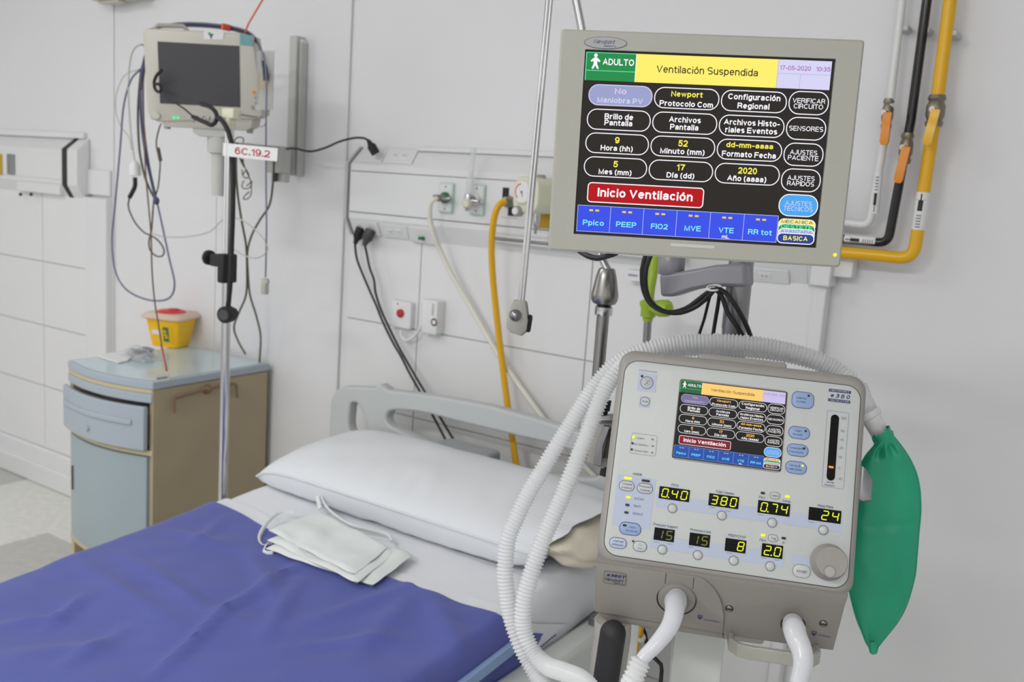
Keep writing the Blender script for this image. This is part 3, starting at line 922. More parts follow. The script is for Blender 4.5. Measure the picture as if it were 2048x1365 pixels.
single(b, 'bed_sheet', 'white fitted sheet at the head of the bed, under the pillow', 'sheet', smooth=60)
# photo edge of the blue cover
edge = [atZ(x, y, .622) for x, y in ((436, 1010), (480, 1030), (540, 1062), (620, 1098), (720, 1142), (767, 1153), (840, 1182), (900, 1202), (996, 1231))]
edge = spline(edge, .02)
def yedge(u):
    x = BX0+(BX1-BX0)*u
    for a, c in zip(edge, edge[1:]):
        if a.x <= x <= c.x:
            return a.y+(c.y-a.y)*(x-a.x)/(c.x-a.x)
    return edge[0].y if x < edge[0].x else edge[-1].y
def ridge(x, y, a, c, w, h):
    a, c = Vector(a), Vector(c)
    d = c-a
    p = Vector((x, y))-a
    t = max(0, min(1, p.dot(d)/d.dot(d)))
    q = (p-d*t).length
    return 2.1*h*math.exp(-(q/(.85*w))**2)*math.sin(math.pi*(.08+.84*t))
def zz2(x, y):
    p = atZ(x, y, .59); return (p.x, p.y)
RD = [(zz2(*a), zz2(*c), w, h) for a, c, w, h in (
    ((300, 1350), (470, 1215), .011, .008), ((470, 1215), (640, 1130), .010, .006), ((250, 1120), (420, 1230), .016, .007), ((160, 1130), (330, 1240), .02, .005),
    ((0, 1240), (130, 1230), .014, .006), ((90, 1250), (170, 1190), .015, .006), ((420, 1240), (560, 1180), .012, .006), ((500, 1120), (560, 1230), .022, .005),
    ((600, 1180), (520, 1290), .02, .005), ((560, 1300), (820, 1290), .02, .004), ((600, 1260), (900, 1180), .02, .004), ((0, 1300), (230, 1290), .03, .005),
    ((860, 1215), (930, 1340), .03, .006), ((330, 1075), (470, 1120), .02, .005), ((700, 1330), (830, 1210), .03, .005), ((380, 1110), (450, 1060), .02, .004), ((120, 1330), (260, 1250), .02, .005))]
def wr(x, y):
    s = sum(ridge(x, y, *r) for r in RD)
    s += .008*noise.noise(Vector((x*2.3+y*1.1, y*6.5-x*3, 1.7)))+.0036*noise.noise(Vector((x*9+y*4, y*17-x*7, 4.2)))
    return s
b = B()
drape(b, 0, 0, .06, 1.6, .10, .10, .014, 110, 'cover_blue', .004, yfn=yedge, seed=11, xs=lambda y: (BX0-.010+.012*max(0, 1.2-y), BX1+.010), wr=wr, side=.2)
CV = single(b, 'bed_cover', 'wrinkled blue cover spread over the hospital bed', 'blanket', smooth=70)
b = B(); base = CV.location
yy = [.3+1.26*i/40 for i in range(41)]
b.rings([[Vector((BX1+dx, y, zb(y)-.050+dz))-base for dx, dz in ((.016, .011), (.029, .011), (.030, -.011), (.016, -.011))] for y in yy], 'cover_seam')
b.build('seam_band', CV, label='light blue seam along the side')

b = B()
drape(b, 0, 0, 1.6, 1.6, .03, .09, .0095, 4, 'sheet', .0015, yfn=lambda u: yedge(u)+.042+.006*math.sin(u*9), seed=5, xs=lambda y: (BX0-.006, BX1+.007), yfront=lambda u: yedge(u)-.02, side=.2)
b.v = [v-CV.location for v in b.v]
b.build('hem', CV, smooth=60, label='white turned-back hem')
# pillow
PX0, PX1, PY0, PY1 = -1.99, -1.03, 1.695, 2.095
PILL = thing('pillow', 'plump white pillow lying across the head of the bed', 'pillow', ((PX0+PX1)/2, (PY0+PY1)/2, .64))
def pil(u, v, s):
    a, c = 2*u-1, 2*v-1
    if s > 0:
        e = max(0, 1-abs(a)**5)**.55*max(0, 1-abs(c)**2.4)**.60
    else:
        e = max(0, 1-abs(a)**7)**.5*max(0, 1-abs(c)**6)**.45
    hx, hy = (PX1-PX0)/2, (PY1-PY0)/2
    x = (PX0+PX1)/2+hx*a
    y = (PY0+PY1)/2+hy*c*(1-.14*max(0, -a)**6)
    zm = zb(y)+.010+.066*(1-.72*max(0, -a)**7)
    wob = .005*noise.noise(Vector((x*6, y*9, s*3+2)))
    fold = .007*noise.noise(Vector((x*24+y*6, y*3, 7)))*math.exp(-((c+.62)/.3)**2)+.004*noise.noise(Vector((x*11, y*6, 31)))
    return Vector((x, y-(.016*e*math.exp(-((c+.95)/.2)**2) if s < 0 else 0), zm+s*((.054 if s > 0 else .072)*e+.003)+(wob+fold)*e))
b = B()
for s in (1, -1):
    b.grid(lambda u, v: pil(u, v, s), 90, 36, 'pillow_case')
# seam cord around the edge
seam = [pil(u, 0, 0) for u in [i/60 for i in range(61)]]
b.tube([p+Vector((0, -.001, 0)) for p in seam], .0035, 'pillow_case', 6, smooth=False)
b.build('pillow_case', PILL, smooth=60)
b = B()
def cuff(u, v):
    a = 2*math.pi*v
    r = Vector((0, math.cos(a)*.196, math.sin(a)*(.060 if math.sin(a) > 0 else .066)))
    c = Vector((PX1-.10, (PY0+PY1)/2-.004, zb(1.95)+.066))
    q = noise.noise(Vector((math.cos(a)*2, math.sin(a)*2, 3)))
    return c+Vector((u*(.125+.03*math.sin(a*1+.6)+.03*q), 0, 0))+r*(1-.12*u)+Vector((0, 0, .010*u*q))
b.grid(cuff, 8, 48, 'pillow_case'); b.build('cuff', PILL, smooth=60)
b = B()
def inn(u, v):
    a = 2*math.pi*v
    q = noise.noise(Vector((math.cos(a)*2.2, math.sin(a)*2.2, u*3)))
    k = math.sqrt(max(0, 1-u**2.2))*.96+.02
    c = Vector((PX1-.015, (PY0+PY1)/2-.02*u, zb(1.95)+.060-.014*u))
    return c+Vector((u*.125, math.cos(a)*.165*k*(1+.14*q), math.sin(a)*(.052 if math.sin(a) > 0 else .058)*k*(1+.2*q)))
b.grid(inn, 14, 44, 'pillow_inner'); b.build('inner_pillow', PILL, smooth=60, label='beige inner pillow showing at the open end')

# folded gown with ties
GZ = .640
def gq(*p):
    return [atZ(x, y, GZ) for x, y in p]
g_low = gq((531, 1085), (640, 1042), (824, 1112), (726, 1160))
cg = sum(g_low, Vector())/4
GN = thing('folded_gown', 'folded white gown with ties lying on the edge of the blue cover', 'gown', (cg.x, cg.y, GZ))
def slab(b, cn, z0, th, seed, m='gown', n=22):
    def P(u, v, up):
        p = (cn[0]*(1-u)+cn[3]*u)*(1-v)+(cn[1]*(1-u)+cn[2]*u)*v
        e = min(u, 1-u, v, 1-v)
        k = min(1, e/.05)
        k = math.sqrt(1-(1-k)**2)
        w = .0055*noise.noise(Vector((p.x*16+seed, p.y*16, 1)))
        base = zb(p.y)+.022
        return Vector((p.x+.004*noise.noise(Vector((p.y*20, seed, 0))), p.y+.006*noise.noise(Vector((p.x*16, seed, 5))), base+z0+(th*.5+up*th*.5*k)+w*(.4+k)))
    for up in (1, -1):
        b.grid(lambda u, v: P(u, v, up), n, n, m)
b = B()
slab(b, gq((531, 1088), (636, 1044), (826, 1114), (745, 1162)), 0, .008, 1)
slab(b, gq((534, 1078), (640, 1046), (790, 1112), (716, 1162)), .007, .008, 2)
slab(b, gq((536, 1066), (640, 1038), (776, 1108), (706, 1152)), .014, .009, 3)
b.build('cloth', GN, smooth=60)
def gz(x, y, h):
    p = atZ(x, y, GZ); return Vector((p.x, p.y, zb(p.y)+.018+h*.5))
b = B(); b.tube([gz(590, 1032, .03), gz(560, 1032, .034), gz(535, 1046, .028), gz(520, 1062, .012), gz(521, 1073, .006), gz(530, 1078, .004), gz(545, 1078, .012)], .0048, 'gown', 8, flat=.35); b.build('tie', GN)
b = B(); b.tube([gz(547, 1074, .02), gz(535, 1078, .012), gz(528, 1088, .003), gz(545, 1091, .003), gz(556, 1082, .01)], .0045, 'gown', 8, flat=.4); b.build('tie', GN)
b = B(); b.tube([gz(640, 1030, .035), gz(634, 1014, .05), gz(640, 1012, .055), gz(650, 1028, .045), gz(668, 1044, .04), gz(700, 1062, .036), gz(740, 1070, .026), gz(772, 1076, .018), gz(784, 1086, .012)], .0052, 'gown', 8, flat=.35); b.build('tie', GN)

# ================================================================ BEDSIDE CABINET
CH = .81
c_fl, c_fr = atZ(133, 715, CH), atZ(301, 765, CH)
cw = .50
ca = math.atan2(c_fr.y-c_fl.y, c_fr.x-c_fl.x)
CM = Matrix.Translation((c_fr.x-.226*math.cos(R(2)), c_fr.y-.226*math.sin(R(2))+.01, 0)) @ Matrix.Rotation(R(2), 4, 'Z')
cw = .452
cd = .49
CAB = thing('bedside_cabinet', 'pale blue and beige bedside cabinet with half-open drawer beside the bed', 'cabinet', M=CM)
hw = cw/2
def bow(x):                                   # bowed front
    return -.045*(1-(x/hw)**2)
def front(b, x0, x1, z0, z1, y0, y1, m, n=16):
    """slab whose front follows the bow"""
    xs = [x0+(x1-x0)*i/n for i in range(n+1)]
    b.rings([[(x, bow(x)+y0, z0), (x, bow(x)+y0, z1), (x, bow(x)+y1, z1), (x, bow(x)+y1, z0)] for x in xs], m)
def plate(b, x0, x1, yb_, z0, z1, m, over=0, n=16):
    xs = [x0+(x1-x0)*i/n for i in range(n+1)]
    b.rings([[(x, bow(x*.98)+over, z0), (x, bow(x*.98)+over, z1), (x, yb_, z1), (x, yb_, z0)] for x in xs], m)
b = B(CM)
b.box(-hw, -hw+.018, .0, cd, 0, CH-.06, 'cab_edge')
b.box(hw-.018, hw, .0, cd, 0, CH-.028, 'cab_wood')
b.box(-hw+.018, hw-.018, cd-.012, cd, .03, CH-.06, 'cab_wood')
plate(b, -hw, hw, cd-.01, .165, .183, 'cab_edge')
plate(b, -hw+.018, hw-.018, cd-.01, .035, .05, 'cab_wood', .04)
plate(b, -hw+.001, hw-.001, cd-.02, .560, .578, 'cab_edge')
b.build('body', CAB, bevel=.002)
b = B(CM)
plate(b, -hw-.004, hw+.004, cd+.004, CH-.026, CH, 'cab_blue', -.004)
plate(b, -hw-.003, hw-.001, .03, CH-.042, CH-.026, 'cab_edge', -.002)
plate(b, -hw-.004, hw-.001, .03, CH-.072, CH-.042, 'cab_blue', -.004)
b.build('top', CAB, bevel=.003)
b = B(CM); plate(b, -hw+.012, hw-.012, cd-.008, CH+.0002, CH+.0012, 'cab_top', .012); b.build('top_inlay', CAB, label='glossy pale table surface')
DR = -.024
b = B(CM)
front(b, -hw-.006, hw-.010, .582, .728, DR, DR+.016, 'cab_blue')
for k, (zz0, zz1, yy) in enumerate(((.676, .690, -.006),)):
    front(b, -hw+.015, hw-.05, zz0-.012, zz1-.008, DR+yy, DR+.002, 'cab_blue')
b.box(-hw+.02, hw-.03, DR+.016, cd-.06, .59, .70, 'cab_wood')
o = b.build('drawer', CAB, bevel=.003)
b = B(CM); b.lathe((-.02, bow(0)+DR-.008, .622), (-.02, bow(0)+DR+.003, .622), [(0, .008), (.4, .011), (1, .011)], 'cab_blue', 16); b.build('lock', o)
b = B(CM)
front(b, -hw+.016, hw-.02, .185, .556, -.002, .014, 'cab_door')
o = b.build('door', CAB, bevel=.002)
xx = -hw+.04
b = B(CM); b.rbox(xx, .40, .012, .088, .005, bow(xx)-.006, bow(xx)+.006, 'dark_grey', c=.002); b.build('handle', o)
# side hanger rail
b = B(CM)
def side(x, y, off=.012):
    o_ = CM.inverted() @ EYE; d = CM.inverted().to_3x3() @ ray(x, y)
    t_ = (hw+off-o_.x)/d.x
    return o_+d*t_
pp = [side(*p, .014) for p in ((348, 826), (348, 800), (352, 796), (410, 780), (468, 768), (472, 770), (474, 796))]
b.tube(pp, .0045, 'mark_brown', 8, smooth=False)
q = side(413, 779, .0); b.lathe((hw, q.y, q.z), (hw+.02, q.y, q.z), [(0, .018), (.3, .016), (1, .007)], 'mark_brown', 16)
b.build('hanger_rail', CAB)
b = B(CM); q0 = side(325, 757, .0065); b.box(hw+.0045, hw+.0055, q0.y-.028, q0.y+.028, q0.z-.011, q0.z+.011, 'paper'); b.add([(hw+.0058, q0.y+dy, q0.z+dz) for dy, dz in ((-.02, -.002), (.02, -.002), (.02, .003), (-.02, .003))], [(0, 1, 2, 3)], 'ink_grey'); b.build('asset_tag', CAB)

# sharps container on the cabinet
TOPZ = CH+.0015
c0 = atZ(322, 694, TOPZ)
SC = thing('sharps_container', 'yellow sharps box with red cap on the bedside cabinet', 'container', M=Matrix.Translation((c0.x, c0.y+.045, TOPZ)) @ Matrix.Rotation(R(20), 4, 'Z') @ Matrix.Scale(.95, 4))
M_ = ROOTM[SC.name]
def box_ring(w, d, r, z):
    return [(x, y, z) for x, y in rr(w, d, r, 4)]
b = B(M_); b.rings([box_ring(.120+.038*t_, .100+.036*t_, .018, .001+.118*t_) for t_ in (0, .03, .5, 1)], 'yellow_box'); b.build('tub', SC, bevel=.002)
b = B(M_); b.rings([box_ring(w, w-.008, .022, z) for w, z in ((.166, .114), (.182, .119), (.182, .126), (.166, .136), (.160, .139))], 'lid'); b.build('lid', SC)
b = B(M_); b.lathe((.0, 0, .139), (.0, 0, .147), [(0, .058), (.4, .055), (1, .046)], 'red', 28); b.build('cap', SC); b = B(M_); b.lathe((.012, 0, .147), (.012, 0, .154), [(0, .026), (1, .02)], 'red_dull', 20); b.build('cap_flap', SC)
b = B(M_)
for z0, z1, x0, x1, m in ((.052, .070, -.047, -.006, 'paper'), (.026, .085, .004, .030, 'green'), (.020, .09, .002, .05, 'pipe_yellow')):
    f = lambda z: -.0500-.018*(z/.118)-.0014-(.0006 if m != 'pipe_yellow' else 0)
    b.add([(x0, f(z0), z0), (x1, f(z0), z0), (x1, f(z1), z1), (x0, f(z1), z1)], [(0, 1, 2, 3)], m)
for x0, z0 in ((.013, .05), (.018, .04), (.012, .064)):
    b.add([(x0-.01, -.0500-.018*z0/.118-.0028, z0), (x0+.012, -.0500-.018*z0/.118-.0028, z0), (x0+.001, -.0500-.018*(z0+.012)/.118-.0028, z0+.012)], [(0, 1, 2)], 'pipe_yellow')
b.build('hazard_label', SC)
# paper and bag on the cabinet
pc = [atZ(x, y, TOPZ) for x, y in ((196, 716), (222, 708), (268, 712), (256, 724), (236, 728))]
b = B(); b.rings([[p+Vector((0, 0, h)) for p in pc] for h in (.0005, .006)], 'paper')
single(b, 'gauze_packet', 'flat white paper packet near the front of the cabinet top', 'packet', bevel=.002)
c0 = atZ(284, 716, TOPZ)
BG = thing('sensor_bag', 'crumpled clear bag holding a grey coiled lead on the cabinet top', 'bag', (c0.x, c0.y, TOPZ))
b = B()
b.tube([(c0.x+.045*math.cos(a*.9)*(1+.1*math.sin(3*a)), c0.y+.03*math.sin(a*.9)*(1+.15*math.cos(2*a)), TOPZ+.010+.0012*a) for a in [i*.5 for i in range(34)]], .0055, 'ink_grey', 7)
b.tube([(c0.x-.05, c0.y-.02, TOPZ+.012), (c0.x, c0.y-.035, TOPZ+.02), (c0.x+.05, c0.y-.03, TOPZ+.012)], .009, 'ink_grey', 8); b.build('lead', BG)
b = B()
def bagf(u, v):
    a, c = 2*u-1, 2*v-1
    e = max(0, (1-a**4)*(1-c**4))
    n_ = noise.noise(Vector((u*5, v*5, 3)))
    return Vector((c0.x+.085*a, c0.y+.055*c, TOPZ+.002+e**.6*(.030+.018*n_)))
b.grid(bagf, 22, 16, 'clear'); b.build('film', BG, smooth=0)

# ================================================================ DRIP POLE BY THE BED
PY = 1.70
px_ = -2.107
zt_ = atY(458, 256, PY).z
DP = thing('drip_pole', 'chrome pole with black clamp standing between cabinet and bed', 'pole', (px_, PY, 0))
b = B(); b.cyl((px_, PY, .02), (px_, PY, zt_), .0125, 'chrome', seg=20); b.build('shaft', DP)
b = B()
for k in range(5):
    a = R(72*k+20); b.tube([(px_, PY, .055), (px_+.24*math.cos(a)*.45, PY+.24*math.sin(a)*.45, .05), (px_+.22*math.cos(a), PY+.22*math.sin(a), .012)], .012, 'steel', 8)
b.build('base', DP)
c = atY(450, 530, PY-.014); b = B()
b.box(px_-.006, px_+.02, PY-.03, PY+.02, c.z-.05, c.z+.03, 'rubber'); b.box(px_-.045, px_+.012, PY-.025, PY+.015, c.z-.008, c.z+.026, 'rubber'); b.cyl((px_-.062, PY-.005, c.z+.012), (px_-.04, PY-.005, c.z+.012), .007, 'rubber')
o = b.build('clamp', DP, bevel=.005); b = B(); b.lathe((px_-.082, PY-.005, c.z+.012), (px_-.062, PY-.005, c.z+.012), [(0, .012), (.3, .021), (.8, .021), (1, .014)], 'rubber', 16); b.build('knob', o)
c = atY(455, 629, PY-.03); b = B(); d = (EYE-c).normalized(); dd = Vector((.35, -.9, 0)).normalized(); b.lathe(c+dd*.022, c-dd*.03, [(0, .018), (.12, .023), (.6, .023), (.7, .016), (1, .016)], 'rubber', 24); o = b.build('lock_knob', DP)
b = B(); b.lathe(c+dd*.0235, c+dd*.021, [(0, .014), (1, .016)], 'dark_grey', 20); b.build('knob_face', o)
# taped label
a0, a1 = atY(463, 303, PY-.016), atY(541, 306, PY-.03)
b = B(); PT = Plane(((a0+a1)/2), 12, 0, 2)
b.M = PT.M
wt = (a1-a0).length
b.rbox(0, 0, wt, .034, .002, -.0004, .0004, 'paper'); b.cyl((-wt/2+.004, .012, -.017), (-wt/2+.004, .012, .017), .0145, 'paper', seg=20)
o = b.build('tape_label', DP)
b = B(PT.M); b.text('6C.19.2', .006, -.009, wt*.66, .018, -.0012, 'red_dull', bold=.008); b.build('lettering', o)

# ================================================================ PATIENT MONITOR ON ITS WALL ARM
PMC = Vector((-2.457, 1.867, 1.776))
PM = Plane(PMC, 39, 4.4, -1.4)
q = [PM.uv(*p) for p in ((289, 58), (505, 75), (525, 240), (303, 243))]
hz = -.5*(.305)
MO = thing('patient_monitor', 'cream patient monitor with dark screen on a wall arm', 'monitor', M=PM.M @ Matrix.Translation((0, 0, -.14)))
b = B(PM.M)
oc = [(-.165, .135), (-.150, .148), (.135, .148), (.152, .138), (.185, -.095), (.178, -.118), (.165, -.128), (-.138, -.128), (-.158, -.112), (-.170, -.08)]
oc = [PM.uv(*p) for p in ((287, 66), (296, 57), (480, 66), (507, 72), (528, 214), (526, 232), (515, 238), (318, 244), (303, 238), (296, 222))]
b.prism(oc, -.016, .11, 'plastic_cream', c=.012)
b.prism([(x*.92, z*.9) for x, z in oc], .11, .16, 'plastic_cream')
lo = [PM.uv(*p) for p in ((322, 242), (506, 236), (503, 256), (492, 262), (330, 254))]
b.prism(lo, -.004, .13, 'plastic_cream', c=.004)
b.build('case', MO)
b = B(PM.M); b.flat([PM.uv(*p, n=.0166) for p in ((313, 81), (481, 90), (483, 217), (318, 209))], -.0166, 'plastic_cream')
b.prism([PM.uv(*p, n=.017) for p in ((315, 83), (479, 92), (481, 215), (320, 207))], -.0175, -.016, 'screen_off'); b.build('screen', MO)
b = B(PM.M)
b.flat([PM.uv(*p, n=.0165) for p in ((480, 67), (503, 71), (505, 92), (480, 90))], -.0172, 'teal'); b.build('brand_plate', MO, label='teal corner plate')
b = B(PM.M); b.flat([PM.uv(*p, n=.0165) for p in ((408, 62), (448, 65), (446, 80), (408, 79))], -.0172, 'paper')
uu = PM.uv(423, 71, .0165)
for dx, dz, w_, m in ((-.006, .004, .009, 'teal'), (0, 0, .012, 'cable_navy'), (-.001, -.006, .006, 'cable_brown')):
    b.add([(uu[0]+dx-w_*.6, -.0176, uu[1]+dz+.004), (uu[0]+dx+w_*.6, -.0176, uu[1]+dz+.005), (uu[0]+dx, -.0176, uu[1]+dz-.006)], [(0, 1, 2)], m)
b.text('CarePlus', PM.uv(463, 77, .0165)[0], PM.uv(463, 78, .0165)[1], .03, .006, -.0172, 'ink_grey') if False else None
b.build('sticker', MO)
for (x, y), m, nm in (((510, 184), 'orange', 'button'), ((515, 196), 'ink_grey', 'button'), ((516, 207), 'cable_navy', 'button')):
    u_, v_ = PM.uv(x, y, .018); b = B(PM.M); b.rbox(u_, v_, .017, .009, .004, -.0195, -.014, m, c=.001); b.build(nm, MO)
u_, v_ = PM.uv(504, 215, .018); b = B(PM.M); b.lathe((u_, -.024, v_), (u_, -.014, v_), [(0, .005), (1, .006)], 'plastic_grey', 14); b.build('button', MO)
for x in (348, 356):
    u_, v_ = PM.uv(x, 236, .018); b = B(PM.M); b.prism(rr(.008, .009, .004, 4, u_, v_), -.0185, -.015, 'e_green'); b.build('status_light', MO, label='green status light')
u_, v_ = PM.uv(314, 232, .018); b = B(PM.M); b.lathe((u_, -.022, v_), (u_, -.012, v_), [(0, .008), (.4, .012), (1, .013)], 'plastic_cream', 20); b.build('knob', MO)
b = B(PM.M)
h0, h1 = PM.uv(303, 57), PM.uv(370, 61)
b.tube([(h0[0], .03, h0[1]), (h0[0]+.012, .03, h0[1]+.012), (h1[0]-.012, .03, h1[1]+.014), (h1[0], .03, h1[1])], .007, 'plastic_grey', 8, smooth=False); b.build('handle', MO)
b = B(PM.M)
for x, y in ((329, 253), (496, 262)):
    u_, v_ = PM.uv(x, y); b.cyl((u_, .03, v_-.008), (u_, .03, v_+.01), .010, 'plastic_grey', seg=14)
b.build('foot', MO)
# pressure infusor pouch hanging at the side
c = atY(525, 160, 1.93)
b = B(); b.grid(lambda u, v: c+Vector((.034*(2*u-1), -.006*(1-(2*u-1)**2)*(1-(2*v-1)**2)+.006, .085*(2*v-1))), 8, 10, 'pouch'); b.grid(lambda u, v: c+Vector((.034*(2*u-1), .014+.006*(1-(2*u-1)**2)*(1-(2*v-1)**2), .085*(2*v-1))), 8, 10, 'pouch')
o = single(b, 'drip_pouch', 'small clear pouch with yellow print at the right side of the patient monitor', 'pouch')
bl = o.location
b = B(); b.box(-.024, .024, -.006, -.003, .055, .105, 'gold'); b.build('print', o)

# arm
CA = atY(590, 320, 2.25)
AR = thing('monitor_mount', 'grey wall rail with sideways arm holding the patient monitor', 'wall mount', (-2.54, YW, 1.45))
r0, r1 = atY(590, 70, 2.28), atY(590, 352, 2.28)
xr = (r0.x+r1.x)/2-.010
b = B(); b.box(xr-.035, xr+.0, 2.288, YW-.001, r1.z, r0.z, 'trim_grey'); b.box(xr+.007, xr+.013, 2.296, YW-.001, r1.z, r0.z-.02, 'trim_grey'); b.box(xr-.02, xr+.010, 2.304, YW-.001, r1.z, r0.z-.01, 'plastic_white'); b.build('rail', AR, bevel=.003)
b = B(); zc = atY(580, 315, 2.24).z
b.box(xr-.05, xr+.02, 2.21, 2.262, zc-.055, zc+.035, 'trim_grey'); b.box(xr-.03, xr+.016, 2.235, 2.262, zc-.085, zc-.05, 'trim_grey'); b.cyl((xr-.02, 2.225, zc-.085), (xr-.02, 2.225, zc-.045), .009, 'dark_grey'); b.build('carriage', AR, bevel=.004)
e1 = PM.w(.01, .08, -.20)
a_, c_ = Vector((xr-.04, 2.225, zc+.01)), Vector((e1.x, e1.y, zc+.015))
b = B(); d = (c_-a_).normalized(); s_ = d.cross(Vector((0, 0, 1))).normalized()
b.rings([[p+s_*.017+Vector((0, 0, h)), p-s_*.017+Vector((0, 0, h)), p-s_*.017-Vector((0, 0, h)), p+s_*.017-Vector((0, 0, h))] for p, h in ((a_, .025), (a_+(c_-a_)*.5, .022), (c_, .018))], 'trim_grey'); b.build('beam', AR, bevel=.004)
# column and table under the monitor
pt, pb_ = PM.uv(430, 262), PM.uv(433, 392)
b = B(PM.M)
tb = [PM.uv(*p) for p in ((384, 256), (452, 260), (452, 272), (446, 276), (400, 273), (386, 266))]
b.prism(tb, .0, .12, 'trim_grey'); b.build('table', AR, bevel=.003)
cc = PM.w(PM.uv(436, 290)[0], .05, 0)
b = B(); zA, zB = atY(433, 272, cc.y).z, atY(436, 392, cc.y).z
b.lathe((cc.x, cc.y, zB), (cc.x, cc.y, zA), [(0, .019), (.7, .022), (.72, .034), (1, .036)], 'trim_grey', 20); b.build('column', AR)

# ================================================================ LEADS AND HOSES ON THE WALL SIDE
def lead(name, label, cat, pts, r, m, **k):
    """pts: (photo x, photo y, distance into the room Y)"""
    b = B()
    P = [atY(x, y, Y) for x, y, Y in pts]
    b.tube(P, r, m, 8, step=.01)
    return single(b, name, label, cat, **k)
def lead_thing(name, label, cat, pts, r, m, **k):
    P = [atY(x, y, Y) for x, y, Y in pts]
    t = thing(name, label, cat, P[-1], **k)
    b = B(); b.tube(P, r, m, 8, step=.01); b.build('wire', t)
    return t
MY = 1.86
lead('sensor_cable', 'blue grey cable hanging in one long wide loop left of the patient monitor', 'cable',
     [(292, 112, 1.95), (284, 135, MY), (262, 160, MY), (247, 215, MY), (240, 300, MY), (230, 410, MY), (224, 480, MY), (230, 540, MY), (250, 577, MY), (285, 597, MY), (320, 602, MY),
      (342, 593, MY), (349, 566, MY), (338, 515, MY), (322, 440, MY), (312, 395, MY), (298, 330, MY), (288, 255, MY), (284, 170, MY), (292, 118, 1.95)], .0032, 'cable_blue')
t = lead_thing('adapter_cable', 'white lead with white connector and black plug, hanging left of the patient monitor', 'cable',
     [(292, 98, 1.95), (284, 89, MY), (268, 98, MY), (259, 130, MY), (257, 190, MY), (261, 260, MY), (266, 300, MY), (269, 322, MY)], .0028, 'cable_pale')
c = atY(270, 338, MY)
b = B(); b.lathe(c+Vector((.002, 0, -.022)), c+Vector((-.002, 0, .026)), [(0, .018), (.5, .018), (.75, .016), (1, .007)], 'plastic_white', 14); b.build('connector', t)
b = B(); b.tube([atY(270, 355, MY), atY(270, 372, MY), atY(264, 386, MY), atY(259, 395, MY)], .007, 'rubber', 10); b.build('plug', t)
b = B(); b.tube([atY(259, 394, MY), atY(257, 415, MY), atY(270, 445, MY), atY(288, 465, MY), atY(303, 472, MY), atY(318, 483, MY), atY(328, 500, MY), atY(325, 512, MY), atY(312, 512, MY), atY(300, 500, MY), atY(298, 482, MY), atY(303, 460, MY), atY(306, 420, MY), atY(308, 395, MY)], .0027, 'cable_olive', 8); b.build('tail', t)
t = lead_thing('ecg_cable', 'dark brown lead bundle knotted below the left edge of the patient monitor', 'cable',
     [(290, 120, 1.95), (282, 145, MY), (276, 220, MY), (278, 290, MY), (284, 330, MY), (291, 358, MY), (300, 380, MY), (312, 402, MY)], .0038, 'cable_olive')
b = B(); b.ball(atY(313, 402, MY-.005), .010, 'cable_navy', 10, (1, 1, 1.3)); b.build('knot', t)
lead('electrode_lead', 'thin red and brown lead dropping from the patient monitor to the cabinet top', 'lead',
     [(294, 130, 1.95), (287, 160, MY-.01), (288, 260, MY-.01), (291, 340, MY-.02), (297, 410, MY-.02), (302, 470, MY-.03), (304, 540, MY-.03), (309, 600, MY-.03), (317, 650, MY-.03), (325, 700, MY-.03), (333, 741, 1.80)], .0024, 'cable_brown')
b = B(); b.tube([atY(322, 690, 1.835), atY(328, 715, 1.82), atY(334, 742, 1.80)], .0027, 'red_dull', 8)
single(b, 'electrode_clip', 'red clip at the end of the lead over the cabinet top', 'clip')
lead('sensor_cable', 'dark navy lead running straight down the left edge of the patient monitor', 'cable',
     [(292, 106, 1.95), (287, 125, MY-.006), (281, 190, MY-.006), (283, 250, MY-.006), (291, 310, MY-.006), (303, 365, MY-.006), (311, 398, MY-.006)], .0036, 'cable_navy')
lead('sensor_cable', 'thin white lead looping widest of the leads left of the patient monitor', 'cable',
     [(290, 135, 1.95), (275, 140, MY+.02), (250, 150, MY+.02), (235, 180, MY+.02), (231, 215, MY+.02), (240, 250, MY+.02), (258, 275, MY+.02), (263, 300, MY+.02)], .0018, 'cable_pale')
lead('sensor_cable', 'pale lead crossing from the hanging bundle behind the chrome pole', 'cable',
     [(300, 466, MY), (330, 474, MY), (380, 473, MY+.02), (420, 463, MY+.03), (446, 440, MY+.04), (475, 437, MY+.05), (505, 455, MY+.05), (530, 482, MY+.05), (534, 503, MY+.05), (515, 516, MY+.05), (490, 512, MY+.05), (466, 498, MY+.05)], .0022, 'cable_pale')
t = lead_thing('probe_cable', 'olive lead with a grey probe hanging under the left corner of the patient monitor', 'cable',
     [(322, 248, 1.9), (318, 258, MY), (313, 280, MY), (314, 300, MY), (320, 322, MY), (319, 350, MY), (316, 375, MY), (311, 392, MY)], .0024, 'cable_olive')
b = B(); b.tube([atY(316, 296, MY), atY(321, 322, MY)], .0058, 'cable_olive', 8, smooth=False); b.build('probe', t)
